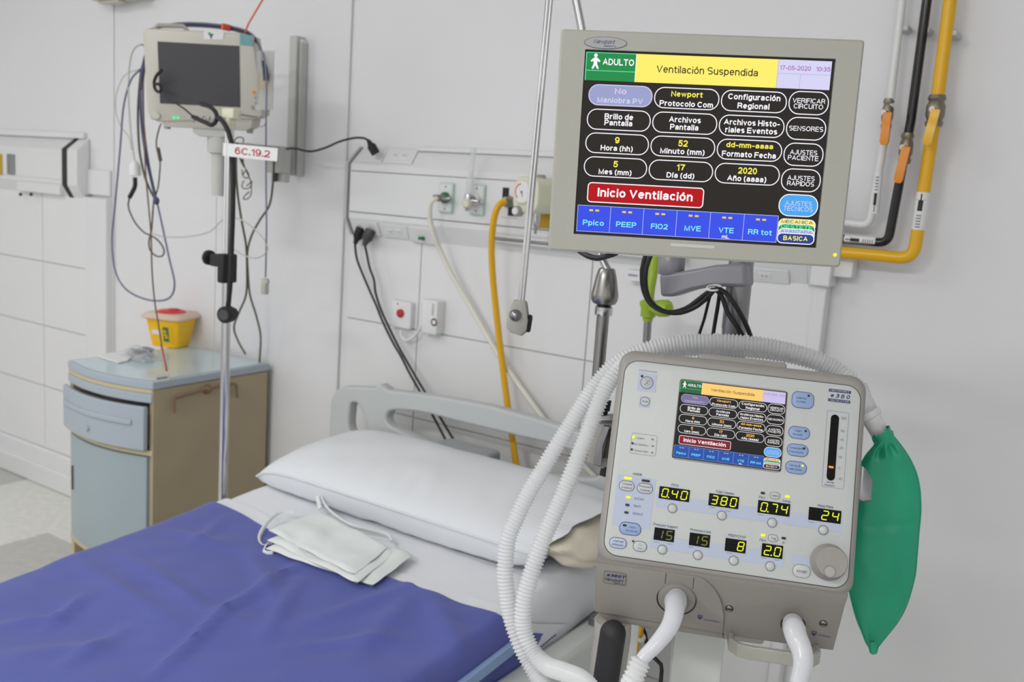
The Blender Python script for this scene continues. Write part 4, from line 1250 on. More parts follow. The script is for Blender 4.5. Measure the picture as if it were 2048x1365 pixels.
# bundle over the top of the monitor
for i, (m, dz, label) in enumerate((('cable_black', 0, 'black lead lying over the top of the patient monitor'), ('cable_navy', 3, 'navy lead lying over the top of the patient monitor'), ('cable_blue', -3, 'grey blue lead arching highest over the patient monitor'))):
    lead('lead_wire', label, 'lead', [(300, 59, 1.90), (330, 52+dz*.5, 1.89), (370, 49+dz, 1.93), (420, 51+dz, 1.95), (470, 58+dz, 1.97), (503, 71+dz, 1.98), (520, 95, 1.96), (528+dz, 130, 1.93), (532+dz*1.5, 160, 1.92)], .0034, m)
t = lead_thing('pressure_cable', 'blue lead with grey connector hanging straight down right of the chrome pole', 'cable',
     [(520, 92, 1.955), (529, 120, 1.92), (533, 170, 1.91), (532, 250, 1.91), (532, 350, 1.91), (533, 450, 1.91), (532, 520, 1.91), (531, 555, 1.91)], .0026, 'cable_blue')
c = atY(530, 573, 1.91); b = B(); b.box(c.x-.010, c.x+.010, c.y-.008, c.y+.008, c.z-.024, c.z+.024, 'cable_pale'); b.box(c.x+.006, c.x+.015, c.y-.006, c.y+.006, c.z+.008, c.z+.02, 'cable_pale'); b.build('connector', t, bevel=.003)
b = B(); p = atY(452, 55, 1.945); b.box(p.x-.005, p.x+.005, p.y-.015, p.y+.015, p.z-.009, p.z+.010, 'orange_red')
single(b, 'cable_clip', 'orange clip holding the leads on top of the patient monitor', 'clip', bevel=.002)
lead('line_cord', 'thin orange line rising from the patient monitor out of the picture', 'line', [(490, 66, 1.97), (497, 48, 1.97), (512, 22, 1.98), (532, -12, 1.98)], .0026, 'orange_red')
b = B()
C_ = atY(525, 243, 1.90)
b.tube([C_+Vector((.016*math.cos(a), .004*math.sin(a), .016*math.sin(a))) for a in [2*math.pi*i/24 for i in range(25)]], .0014, 'steel', 6, smooth=False)
single(b, 'wire_ring', 'small wire ring hanging by the lower right corner of the patient monitor', 'ring')
lead('power_cable', 'olive power lead dropping left of the other lead behind the chrome pole', 'cable',
     [(474, 285, 1.98), (472, 330, 1.98), (475, 385, 2.0), (483, 440, 2.02), (492, 490, 2.05), (494, 540, 2.1), (492, 590, 2.14), (478, 625, 2.18), (468, 655, 2.2), (476, 682, 2.2), (491, 709, 2.2)], .0036, 'cable_olive')
lead('power_cable', 'olive power lead crossing over from the wall rail down behind the cabinet', 'cable',
     [(548, 322, 2.2), (546, 365, 2.18), (539, 410, 2.16), (520, 440, 2.14), (503, 472, 2.14), (495, 505, 2.15), (496, 545, 2.18), (500, 590, 2.22), (512, 630, 2.26), (521, 670, 2.28), (520, 710, 2.29), (517, 738, 2.30), (511, 744, 2.30)], .0036, 'cable_olive')
b = B()
for k in range(5):
    c = atY(478+k*5, 285+k*22, 1.97)
    b.tube([c+Vector((.018*math.cos(a+k), .006*math.sin(2*a), .022*math.sin(a)-.004*a)) for a in [i*.4 for i in range(18)]], .0018, 'cable_olive', 6)
single(b, 'coiled_lead', 'tangle of thin grey leads behind the taped label on the chrome pole', 'lead')
# loops in front of the monitor screen held by the pole
b = B()
PB = [atY(x, y, Y) for x, y, Y in ((402, 208, 1.76), (420, 214, 1.74), (432, 226, 1.72), (433, 240, 1.71), (424, 250, 1.71), (408, 244, 1.72), (386, 234, 1.74))]
P2 = [atY(x, y, Y) for x, y, Y in ((438, 236, 1.71), (450, 250, 1.69), (460, 275, 1.682), (465, 310, 1.68), (466, 400, 1.68), (463, 500, 1.68), (461, 560, 1.68), (456, 618, 1.68))]
b.tube(PB, .0062, 'rubber', 10)
b.tube([PB[3]]+P2, .0068, 'rubber', 10)
b.tube([atY(352, 207, 1.76), atY(370, 219, 1.75), atY(388, 235, 1.74)], .0025, 'rubber', 8)
single(b, 'black_tube', 'black flexible tube hooked over the top of the chrome pole', 'tube')
b = B()
b.tube([atY(x, y, 1.752) for x, y in ((324, 140), (314, 150), (308, 165), (311, 180), (319, 184), (322, 176), (317, 168), (309, 169))], .0045, 'rubber', 8)
single(b, 'finger_sensor', 'small black clip sensor at the left edge of the dark monitor screen', 'sensor')
b = B(); c = atY(462, 229, 1.73); b.box(c.x-.028, c.x+.02, c.y-.01, c.y+.02, c.z-.012, c.z+.016, 'gauge_cream'); b.box(c.x-.012, c.x+.004, c.y-.01, c.y+.015, c.z-.04, c.z-.01, 'gauge_cream')
single(b, 'transducer_holder', 'cream plastic holder at the lower right of the patient monitor, by the pole top', 'holder', bevel=.003)
b = B(); b.tube([atY(480, 229, 1.74), atY(515, 235, 1.80)], .0035, 'plastic_grey', 8, smooth=False); b.tube([atY(384+k*2, 238+6*math.sin(k*.9), 1.75) for k in range(26)], .0016, 'steel', 6)
single(b, 'holder_rod', 'thin grey rod and wire in front of the lower edge of the patient monitor', 'rod')
lead('thin_line', 'thin beige line hanging straight down left of the chrome pole', 'line', [(433, 394, 1.95), (432, 480, 1.95), (430, 580, 1.95), (428, 690, 1.95), (426, 736, 1.95)], .0011, 'cable_pale')

# power leads and hoses of the main wall unit
def plug(t, a, c, r, m='rubber'):
    a, c = Vector(a), Vector(c)
    b = B(); b.lathe(a, c, [(0, r), (.55, r*1.05), (.75, r*.6), (1, r*.4)], m, 12); b.build('plug', t)
t = lead_thing('power_cable', 'black cable arching from the wall rail to a plug on top of the wall unit', 'cable', [(573, 298, 2.2), (590, 297, 2.2), (620, 303, 2.19), (650, 296, 2.19), (680, 283, 2.2), (710, 276, 2.22), (730, 277, 2.24), (738, 283, 2.25)], .0036, 'cable_black')
plug(t, atY(752, 308, 2.27), atY(736, 280, 2.25), .014)
t = lead_thing('power_cable', 'black cable from the left plug under the wall unit to behind the bed', 'cable', [(710, 484, 2.27), (711, 500, 2.27), (716, 525, 2.27), (740, 583, 2.27), (752, 610, 2.27), (766, 645, 2.27), (785, 684, 2.27), (803, 715, 2.26), (818, 745, 2.25), (832, 770, 2.24), (852, 806, 2.23), (893, 884, 2.22), (930, 960, 2.2)], .0038, 'cable_black')
plug(t, atY(722, 456, 2.285), atY(710, 488, 2.27), .0155)
t = lead_thing('power_cable', 'black cable from the right plug under the wall unit to behind the bed', 'cable', [(729, 489, 2.26), (733, 505, 2.26), (739, 535, 2.26), (748, 560, 2.26), (751, 585, 2.26), (760, 615, 2.26), (773, 645, 2.26), (792, 684, 2.26), (810, 717, 2.25), (836, 762, 2.24), (858, 798, 2.23), (912, 888, 2.22), (955, 960, 2.2)], .0038, 'cable_black')
plug(t, atY(742, 460, 2.28), atY(728, 492, 2.26), .017, 'dark_grey')
t = lead_thing('oxygen_hose', 'pale hose falling slantwise from the green-ringed outlet across the tiles', 'hose', [(874, 397, 2.21), (866, 400, 2.2), (860, 412, 2.2), (860, 440, 2.21), (868, 472, 2.22), (882, 505, 2.24), (905, 552, 2.25), (945, 620, 2.26), (1000, 715, 2.26), (1052, 790, 2.26), (1105, 862, 2.25), (1160, 925, 2.24), (1225, 990, 2.22)], .0078, 'hose_white')
b = B(); b.lathe(atY(866, 396, 2.21), atY(898, 398, 2.245), [(0, .009), (.4, .011), (.45, .007), (.8, .007), (1, .012)], 'steel', 14); b.build('coupling', t)
t = lead_thing('suction_hose', 'thick yellow hose hanging from the wall unit behind the bed', 'hose', [(1012, 402, 2.22), (1002, 407, 2.21), (993, 420, 2.2), (986, 450, 2.2), (983, 500, 2.21), (986, 560, 2.22), (993, 630, 2.23), (1001, 700, 2.24), (1011, 780, 2.24), (1022, 860, 2.23), (1034, 940, 2.22), (1050, 1040, 2.2)], .0096, 'hose_yellow')
b = B(); b.lathe(atY(1008, 401, 2.225), atY(1023, 405, 2.255), [(0, .010), (.3, .013), (.5, .016), (1, .016)], 'steel', 16); b.build('coupling', t)
# lime gas coupling hanging below the wall unit
c = atY(1298, 618, 2.16)
t = thing('gas_coupling', 'lime green coupling on a metal stem hanging below the wall unit', 'coupling', atY(1292, 690, 2.16))
b = B()
b.tube([atY(1322, 440, 2.25), atY(1316, 480, 2.21), atY(1307, 540, 2.17), atY(1300, 580, 2.16), atY(1298, 604, 2.16)], .0125, 'lime', 10)
b.lathe(atY(1295, 642, 2.16), atY(1299, 600, 2.16), [(0, .013), (.15, .013), (.2, .019), (.6, .02), (.75, .024), (.9, .024), (1, .014)], 'lime', 16)
b.cyl(atY(1302, 616, 2.16), atY(1318, 618, 2.13), .014, 'lime'); b.build('body', t)
b = B(); b.lathe(atY(1312, 617, 2.14), atY(1338, 617, 2.11), [(0, .014), (.3, .022), (.8, .022), (1, .012)], 'lime', 10); b.build('knob', t)
b = B(); b.cyl(atY(1296, 640, 2.16), atY(1288, 760, 2.16), .010, 'steel'); b.build('stem', t)

# ================================================================ LARGE DISPLAY
DC = Vector((-.4935, 1.132, 1.566))
DP_ = Plane(DC, 28.3, .2, -.8)
DM = DP_.M
DH = .1395
DISP = thing('ventilator_display', 'large grey flat display showing a Spanish settings menu, above the ventilator', 'display', M=DM @ Matrix.Translation((0, 0, -DH)))
SU, SV = .305/1024, .22875/768
def bar(b, x, z, w, h, y, m):
    b.add([(x-w/2, y, z-h/2), (x+w/2, y, z-h/2), (x+w/2, y, z+h/2), (x-w/2, y, z+h/2)], [(0, 1, 2, 3)], m)
b = B(DM)
# casing: bezel frame, shell behind it
o_, i_ = rr(.3725, .279, .004, 3, 0, .0003), rr(.3085, .2325, .001, 3)
n = len(o_)
sh = lambda pts, k: [(x-math.copysign(k, x), z-math.copysign(k, z)) for x, z in pts]
ringsq = [[(x, .006, z) for x, z in i_], [(x, 0, z) for x, z in i_], [(x, -.0004, z) for x, z in sh(o_, .0025)], [(x, .002, z) for x, z in o_], [(x, .030, z) for x, z in o_]]
b.rings(ringsq, 'display_case', caps=(0, 0))
b.rings([[(x, .030, z) for x, z in o_], [(x*.9, .034, z*.86) for x, z in o_], [(x*.78, .056, z*.72) for x, z in o_]], 'display_case', caps=(1, 1))
b.build('casing', DISP, smooth=12)

def menu(b, q, y):
    """the settings menu drawn in 1024 x 768 units, in the local plane at depth y"""
    K = lambda k: 'lit_%s_%s' % (k, q)
    U = lambda x: (x-512)*SU_
    Vv = lambda z: (384-z)*SV_
    L = .00022*SU_/SU
    def rect(x0, y0, x1, y1, m, l=1):
        b.add([(U(x0), y-L*l, Vv(y1)), (U(x1), y-L*l, Vv(y1)), (U(x1), y-L*l, Vv(y0)), (U(x0), y-L*l, Vv(y0))], [(0, 1, 2, 3)], m)
    def button(x0, y0, x1, y1, fill=None, r=42, th=4, line='white', l=2):
        w, h = (x1-x0)*SU_, (y1-y0)*SV_
        cx, cz = (U(x0)+U(x1))/2, (Vv(y0)+Vv(y1))/2
        o_ = rr(w, h, r*SU_, 7, cx, cz)
        i_ = rr(w-2*th*SU_, h-2*th*SU_, (r-th)*SU_, 7, cx, cz)
        b.frame(o_, i_, y-L*l, K(line))
        if fill:
            b.flat(i_, y-L*l, K(fill))
    def tx(t, cx, base, w, cap, m, bold=.014, l=4, shear=0):
        b.text(t, U(cx), Vv(base), w*SU_ if w else None, cap*SV_, y-L*l, K(m), bold=bold, shear=shear)
    rect(0, 0, 1024, 768, K('bg'), 0)
    rect(0, 3, 213, 119, K('green')); rect(213, 3, 802, 119, K('yellow')); rect(802, 3, 1018, 119, K('lav'))
    for a in ((0, 3, 213, 5.5), (0, 77, 213, 79.5), (0, 3, 3, 119)):
        rect(*a, K('mint'), 2)
    for a in ((802, 58, 1018, 60), (894, 60, 896, 119), (800, 3, 802, 119)):
        rect(*a, K('line'), 2)
    rect(211, 3, 214, 119, K('white'), 2)
    # little standing figure
    hx, hz = 41, 16
    b.flat(rr(15*SU_, 16*SV_, 8*SU_, 5, U(hx), Vv(hz)), y-L*3, K('white'))
    b.flat([(U(x), Vv(z)) for x, z in ((34, 25), (48, 25), (62, 38), (58, 44), (49, 38), (49, 52), (57, 70), (49, 72), (41, 57), (33, 72), (25, 70), (33, 52), (33, 38), (24, 44), (20, 38))], y-L*3, K('white'))
    tx('ADULTO', 138, 54, 132, 27, 'white', .02)
    tx('Ventilación Suspendida', 511, 76, 422, 30, 'dark', .004)
    tx('17-05-2020', 872, 45, 126, 18, 'purple', .004); tx('10:35', 985, 45, 58, 18, 'purple', .004)
    ys = [(134, 222), (236, 324), (336, 423), (437, 523)]
    xs = [(20, 292), (299, 572), (579, 851)]
    T = [[(('No', 172, 50, 24), ('Maniobra PV', 210, 194, 23)), (('Newport', 172, 132, 23), ('Protocolo Com', 212, 224, 23)), (('Configuración', 173, 216, 24), ('Regional', 209, 132, 24))],
         [(('Brillo de', 278, 122, 24), ('Pantalla', 304, 120, 24)), (('Archivos', 278, 134, 24), ('Pantalla', 309, 120, 24)), (('Archivos Histo-', 278, 232, 24), ('riales Eventos', 310, 216, 24))],
         [(('9', 378, 20, 27), ('Hora (hh)', 410, 138, 23)), (('52', 378, 40, 27), ('Minuto (mm)', 410, 188, 23)), (('dd-mm-aaaa', 371, 196, 22), ('Formato Fecha', 410, 226, 24))],
         [(('5', 479, 20, 27), ('Mes (mm)', 511, 142, 23)), (('17', 479, 36, 27), ('Día (dd)', 511, 118, 23)), (('2020', 479, 80, 27), ('Año (aaaa)', 511, 164, 24))]]
    for i, (ya, yb) in enumerate(ys):
        for j, (xa, xb) in enumerate(xs):
            first = i == 0 and j == 0
            button(xa, ya, xb, yb, 'slate' if first else None, line='slatetext' if first else 'white')
            for k, (t, base, w, cap) in enumerate(T[i][j]):
                val = k == 0 and (i >= 2 or (i == 0 and j == 1))
                tx(t, (xa+xb)/2, base, w, cap, 'slatetext' if first else 'val' if val else 'white', .022)
    side = [((127, 223), ('VERIFICAR', 133), ('CIRCUITO', 120)), ((233, 327), ('SENSORES', 140), None), ((339, 435), ('AJUSTES', 112), ('PACIENTE', 126)), ((446, 542), ('AJUSTES', 112), ('RAPIDOS', 112)), ((553, 647), ('AJUSTES', 112), ('TECNICOS', 122))]
    for k, ((ya, yb), a, c) in enumerate(side):
        button(858, ya, 1022, yb, 'sky' if k == 4 else None, r=44)
        m = 'pale' if k == 4 else 'white'
        mid = (ya+yb)/2
        if c:
            tx(a[0], 940, mid+1, a[1], 20, m, .006); tx(c[0], 940, mid+24, c[1], 20, m, .006)
        else:
            tx(a[0], 940, mid+10, a[1], 20, m, .006)
    button(42, 547, 542, 634, 'red', r=18, th=4.5)
    tx('Inicio Ventilación', 291, 607, 408, 37, 'white', .022)
    rect(6, 648, 862, 761, K('blue'))
    for a in [(6+142.7*k-1.2, 648, 6+142.7*k+1.2, 761) for k in range(7)]+[(6, 647, 862, 649.5), (6, 759.5, 862, 762)]:
        rect(*a, K('grid'), 2)
    for k, (t, w) in enumerate((('Ppico', 92), ('PEEP', 88), ('FIO2', 72), ('MVE', 70), ('VTE', 64), ('RR tot', 100))):
        cx = 6+142.7*(k+.5)
        tx(t, cx, 733, w, 23, 'cyan', .018)
        for d in (-13, 13):
            rect(cx+d-8, 664, cx+d+8, 672, K('dash'), 3)
        if t == 'VTE':
            tx('mL', cx, 757, 32, 16, 'white', .012)
    for ya, f, t, m in ((657, 'yellow', 'MECANICA', 'navy'), (678, 'tabgreen', 'DESTETE', 'mint'), (698, 'pale', 'AVANZADA', 'tabblue')):
        l = 3+(ya-650)/12
        button(864, ya, 1020, ya+52, f, r=24, th=3, l=l)
        tx(t, 942, ya+20, 130, 15, m, .008, l=l+.6)
    button(863, 717, 1020, 763, 'navy', r=22, th=4, l=9)
    tx('BASICA', 941, 749, 102, 20, 'val', .022, l=10)
SU_, SV_ = SU, SV
b = B(DM)
b.box(-.1545, .1545, .0045, .008, -.1165, .1165, 'black')
menu(b, 'A', .0042)
b.build('screen', DISP, smooth=0)
# badge, lamp, embossed mark
b = B(DM)
u_, v_ = -.1292, .1246
ell = [(u_+.0262*math.cos(a), v_+.0069*math.sin(a)) for a in [2*math.pi*k/40 for k in range(40)]]
b.prism([(u_+(x-u_)*1.03, v_+(z-v_)*1.06) for x, z in ell], -.0008, .001, 'dark_grey'); b.prism(ell, -.0013, .001, 'alu')
o = b.build('badge', DISP)
b = B(DM); b.text('Newport', u_-.002, v_-.0012, .026, .0052, -.0016, 'ink_navy', shear=.3); b.text('MEDICAL', u_+.006, v_-.0048, .016, .0018, -.0016, 'ink_navy', bold=.01); b.build('lettering', o)
b = B(DM); b.lathe((.1782, -.0014, -.1235), (.1782, .001, -.1235), [(0, .0022), (1, .0026)], 'e_yel', 14); b.build('power_light', DISP, label='yellow power light')
b = B(DM); b.rbox(-.0005, -.1228, .056, .0042, .001, -.0008, .001, 'trim_grey'); b.build('emboss', DISP)

# arm behind the display and its post
VY = 1.56
ARM = thing('display_mount', 'grey swivel arm and post carrying the large display behind the ventilator', 'mount', atY(1470, 720, VY))
pt, pb_ = atY(1492, 480, VY), atY(1474, 700, VY)
b = B(); b.lathe((pt.x-.004, VY, .45), (pt.x-.004, VY, pt.z), [(0, .023), (.84, .021), (.845, .0222), (1, .021)], 'alu', 24); b.build('post', ARM)
b = B()
top = [(1328, 545), (1360, 541), (1400, 534), (1440, 526), (1500, 522)]
bot = [(1330, 596), (1352, 596), (1392, 583), (1432, 576), (1500, 577)]
up = [atY(x, y, VY-.01) for x, y in spline([(x, y, 0) for x, y in top], 6) for _ in (0,)] if False else None
def cs(x, y, Y):
    return atY(x, y, Y)
rsA = []
for (x0, y0), (x1, y1) in zip(top, bot):
    a_, c_ = cs(x0, y0, VY-.01), cs(x1, y1, VY-.01)
    rsA.append([a_+Vector((0, -.022, -.003)), a_+Vector((0, .022, -.003)), c_+Vector((0, .022, .003)), c_+Vector((0, -.022, .003))])
b.rings(rsA, 'arm_grey'); b.build('swing_arm', ARM, bevel=.006)
c = cs(1343, 528, VY-.01)
b = B(); b.lathe((c.x, c.y, c.z-.02), (c.x, c.y, c.z+.02), [(0, .021), (.1, .024), (.9, .024), (1, .021)], 'arm_grey', 24)
h_ = DP_.w(0, .058, -.01)
b.cyl((c.x, c.y, c.z+.015), (c.x, c.y, c.z+.05), .016, 'arm_grey'); b.tube([(c.x, c.y, c.z+.04), (c.x+.01, c.y-.03, c.z+.10), h_+Vector((0, .02, 0))], .018, 'arm_grey', 10); b.cyl(h_+Vector((0, .03, 0)), h_, .035, 'arm_grey'); b.build('knuckle', ARM)
# black leads looped under the display
for pts, r, lab in (
    (((1303, 508, 1.460), (1293, 535, 1.460), (1291, 570, 1.470), (1300, 602, 1.480), (1325, 622, 1.490), (1360, 626, 1.500), (1395, 612, 1.510), (1420, 590, 1.510), (1432, 578, 1.510), (1450, 585, 1.515), (1470, 610, 1.520), (1490, 645, 1.530), (1504, 680, 1.540)), .0042, 'black display cable making the lowest loop under the grey arm'),
    (((1292, 508, 1.470), (1284, 540, 1.470), (1287, 580, 1.480), (1303, 610, 1.490), (1335, 625, 1.500), (1370, 618, 1.510), (1400, 597, 1.515), (1425, 580, 1.515), (1442, 590, 1.520), (1455, 625, 1.525), (1475, 655, 1.530), (1490, 680, 1.540)), .0042, 'black display cable running on the outside of the loop under the grey arm'),
    (((1424, 580, 1.520), (1418, 600, 1.530), (1408, 640, 1.540), (1398, 670, 1.540), (1392, 705, 1.540)), .0028, 'thin black cable dropping leftmost from the tie on the grey arm'),
    (((1440, 582, 1.520), (1436, 610, 1.530), (1430, 645, 1.540), (1426, 672, 1.540), (1424, 708, 1.540)), .0036, 'black cable dropping nearly straight from the tie on the grey arm'),
    (((1160, 503, 1.20), (1175, 512, 1.19), (1195, 517, 1.19), (1215, 512, 1.19), (1232, 506, 1.20), (1250, 490, 1.22)), .0042, 'black cable sagging below the lower left edge of the large display')):
    lead('display_cable', lab, 'cable', list(pts), r, 'cable_black')
c = atY(1428, 576, 1.515); b = B(); b.tube([c+Vector((.012*math.cos(a), .012*math.sin(a), .004*math.sin(a))) for a in [2*math.pi*i/14 for i in range(15)]], .0018, 'velvet_white', 6, smooth=False)
single(b, 'cable_tie', 'white tie gathering the black cables under the grey arm', 'tie')

# ================================================================ HOSE SUPPORT ARM
SY = 1.5
sx = -.813
HS = thing('hose_support', 'chrome pole and folding rod with grey clamp left of the large display', 'support arm', (sx, SY, 0))
zt2, zc0, zc1 = atY(1208, 510, SY).z, atY(1208, 607, SY).z, atY(1207, 540, SY).z
b = B(); b.cyl((sx, SY, atY(1196, 925, SY).z), (sx, SY, zc0+.0), .0115, 'steel'); b.lathe((sx, SY, zc0-.022), (sx, SY, zc0-.004), [(0, .0155), (.15, .0165), (.85, .0165), (1, .013)], 'chrome', 20); b.build('pole', HS)
b = B(); b.lathe((sx, SY, zc0-.004), (sx, SY, zc1+.004), [(0, .012), (.06, .021), (.16, .0245), (.3, .025), (.75, .019), (.95, .0155), (1, .013)], 'steel', 28); b.build('lock_cone', HS)
u0 = Vector((sx+.002, SY, zc1)); u1 = atY(1163, 55, SY-.02); u2 = atY(1146, -30, SY-.03)
b = B(); b.tube([u0, atY(1200, 508, SY), u1, u2], .0075, 'chrome', 14, smooth=False); b.build('upper_rod', HS)
e0, e1 = atY(1098, -30, SY-.05), atY(1040, 603, SY-.05)
b = B(); b.tube([u2, u2+Vector((.0, 0, .02)), e0+Vector((0, 0, .02)), e0], .0085, 'chrome', 12, smooth=False); b.build('elbow', HS)
b = B(); b.tube([e0, e1], .0040, 'chrome', 16, smooth=False); b.build('lower_rod', HS)
dx = (e1-e0).normalized(); off = dx.cross(Vector((0, 1, 0))).normalized()
b = B(); b.tube([e0+off*.0074, e1+off*.0066], .0036, 'chrome', 12, smooth=False); b.build('brace_rod', HS, label='thinner chrome rod beside the lower rod')
cl = Plane(atY(1034, 634, SY-.05), 34, 0, 5)
b = B(cl.M)
oc = [cl.uv(*p) for p in ((1028, 600), (1049, 600), (1052, 606), (1056, 640), (1053, 660), (1040, 670), (1022, 664), (1014, 655), (1013, 645), (1020, 615))]
b.prism(oc, -.016, .004, 'display_case', c=.004); b.prism([(x+.004, z-.003) for x, z in oc], .006, .018, 'plastic_grey', c=.003)
o = b.build('clamp', HS)
u_, v_ = cl.uv(1031, 629)
b = B(cl.M); b.lathe((u_, -.026, v_), (u_, -.014, v_), [(0, .003), (.3, .0085), (.8, .0115), (1, .0115)], 'steel', 20); b.build('screw', o)
u_, v_ = cl.uv(1058, 648); b = B(cl.M); b.prism(rr(.010, .032, .004, 4, u_, v_), -.004, .012, 'rubber', c=.002); b.build('lever', o)
# clamp holding the pole to the ventilator trolley
cb = thing('pole_clamp', 'grey bracket clamp with black knobs between chrome pole and ventilator', 'clamp', atY(1205, 950, 1.38))
PK = Plane(atY(1212, 885, 1.36), 26, -10, 2)
b = B(PK.M); b.prism([PK.uv(*p) for p in ((1192, 838), (1240, 836), (1240, 952), (1172, 925))], .0, .05, 'plastic_grey', c=.003); b.prism([PK.uv(*p) for p in ((1196, 833), (1240, 828), (1240, 842), (1192, 842))], -.012, .05, 'alu', c=.002); b.build('block', cb)
b = B(PK.M); b.prism([PK.uv(*p) for p in ((1209, 850), (1222, 852), (1207, 890), (1204, 930), (1188, 928), (1195, 886))], -.022, -.006, 'alu', c=.003); b.build('lever', cb)
b = B(PK.M); b.prism([PK.uv(*p) for p in ((1218, 858), (1240, 862), (1236, 918), (1206, 915))], -.01, .02, 'dark_grey', c=.003); b.build('latch', cb)
for (x0, y0), (x1, y1), r in (((1210, 800), (1206, 822), .011), ((1207, 822), (1202, 836), .008), ((1212, 955), (1216, 936), .012)):
    a_, c_ = PK.uv(x0, y0), PK.uv(x1, y1); b = B(PK.M); b.cyl((a_[0], .01, a_[1]), (c_[0], .01, c_[1]), r, 'rubber', seg=14); b.build('knob', cb)

# ================================================================ VENTILATOR
VC = Vector((-.4591, 1.2752, 1.1204))
VP = Plane(VC, 25.73, -21.29, 1.4)
VM = VP.M
VENT = thing('ventilator', 'grey hospital ventilator with lit readouts, small menu screen and round dial', 'ventilator', M=VM @ Matrix.Translation((0, 0, -.16)))
def vuv(x, y, n=0):
    return VP.uv(x, y, n)
def vsize(x, y, w, h):
    """photo size at a photo point -> size on the front face"""
    a, c = vuv(x-w/2, y), vuv(x+w/2, y)
    d, e = vuv(x, y-h/2), vuv(x, y+h/2)
    return math.hypot(a[0]-c[0], a[1]-c[1]), math.hypot(d[0]-e[0], d[1]-e[1])
FW, FH = .340, .2868
b = B(VM)
full = rr(FW+.020, FH+.030, .024, 8, .0, .003)
def shr(pts, k):
    return [(x*(1-k/.18), .003+(z-.003)*(1-k/.158)) for x, z in pts]
b.rings([[(x, y, z) for x, z in shr(full, k)] for k, y in ((.011, -.0006), (.007, -.0004), (.002, .004), (0, .010), (0, .050), (.004, .054))], 'housing_grey')
b.rings([[(x, y, z) for x, z in pts] for pts, y in ((rr(.335, .285, .03, 6), .05), (rr(.33, .28, .03, 6), .13), (rr(.30, .23, .03, 6), .15))], 'housing_grey')
b.build('housing', VENT)
b = B(VM)
face = rr(FW, FH, .020, 8)
b.prism(face, -.0022, .002, 'panel_light', c=.0006)
FP = b.build('front_panel', VENT)
b = B(VM); b.frame(rr(FW+.0026, FH+.0026, .0213, 8), face, -.0009, 'dark_grey'); b.build('panel_seam', FP)
# handle lip on top of the housing
hx, hz = vuv(1450, 712)
b = B(VM); b.rbox(.0, FH/2+.020, .13, .012, .005, .006, .04, 'housing_grey', c=.004); b.build('top_grip', VENT)

Y0 = -.0024
for q in (((1236.5, 949.4), (1312.2, 959.7), (1298.8, 1060.5), (1224, 1050.6)), ((1312, 988), (1684, 1040), (1683, 1066), (1311, 1014)), ((1303, 1071), (1569, 1108), (1566, 1136), (1300, 1096)),
          ((1585, 1111), (1640, 1118), (1640, 1139), (1583, 1128)), ((1278, 746), (1314, 751), (1310, 786), (1274, 782)), ((1280, 793), (1302, 796), (1299, 817), (1277, 814))):
    b = B(VM); b.flat([vuv(*p) for p in q], Y0-.0001, 'pad_blue')
    b.build('tinted_pad', FP, smooth=0, label='pale blue printed field')
# printed lettering of the panel
b = B(VM)
def vt(t, x, y, wpx, hpx, m='ink_blue', bold=0, shear=0, n=.0028):
    u, v = vuv(x, y)
    w, h = vsize(x, y, wpx, hpx)
    b.text(t, u, v-h/2, w, h, -n, m, bold=bold, shear=shear)
vt('MODE', 1275, 949.5, 18, 4.6, bold=.01)
vt('A/CMV', 1278.5, 998.8, 20, 5); vt('SIMV', 1274.5, 1013.3, 15, 5); vt('SPONT', 1275.5, 1029, 21, 5)
vt('FIO2', 1350, 971.5, 14, 5); vt('Tidal Volume', 1449, 986, 36, 5); vt('Flow', 1524, 995.5, 13, 5); vt('t insp', 1572.5, 1003, 16, 5); vt('Resp Rate', 1650.3, 1013.4, 31, 5)
vt('Pressure Support', 1331, 1052.3, 49, 5); vt('Pressure Limit', 1401, 1062.4, 41, 5); vt('PEEP/CPAP', 1473.8, 1073.2, 35, 5); vt('Flow', 1525.2, 1081.3, 13, 5); vt('P', 1566.6, 1086.8, 4, 5)
vt('Airway', 1660, 965.5, 15, 3.6); vt('Pressure', 1658.3, 971.5, 20, 3.6)
for t, x, y, w in (('120', 1686.7, 837.5, 10), ('60', 1684.4, 863.2, 7), ('40', 1682.9, 880.4, 7), ('20', 1681.7, 896.8, 7), ('10', 1679.6, 915.2, 6.5), ('0', 1677.5, 936.8, 3.6), ('-10', 1678.5, 958.7, 9)):
    vt(t, x, y, w, 5, 'ink_grey')
u, v = vuv(1296, 743.2); b.flat(rr(.027, .0012, .0003, 2, u, v), -.0028, 'ink_pale')
for x, y in ((1313, 1085), (1340, 1089), (1381, 1095), (1459, 1107), (1527, 1117), (1552, 1121), (1424, 1016), (1456, 1023), (1521, 1031), (1621, 1045)):
    u, v = vuv(x, y); b.flat(rr(.0078, .0011, .0003, 2, u, v), -.0028, 'ink_pale')
vt('Mains', 1281, 877.5, 15, 4, 'ink_grey'); vt('Int. Battery', 1283, 890.6, 28, 4, 'ink_grey'); vt('Device Alert', 1283, 903.2, 28, 4, 'ink_grey')
for x, y in ((1305, 880), (1305.5, 893)):
    u, v = vuv(x, y); b.flat(rr(.0034, .0024, .0004, 2, u, v), -.0028, 'ink_grey')
u, v = vuv(1304, 906); b.flat([(u-.002, v-.0015), (u+.002, v-.0015), (u, v+.002)], -.0028, 'ink_grey')
b.build('panel_lettering', FP, smooth=0)
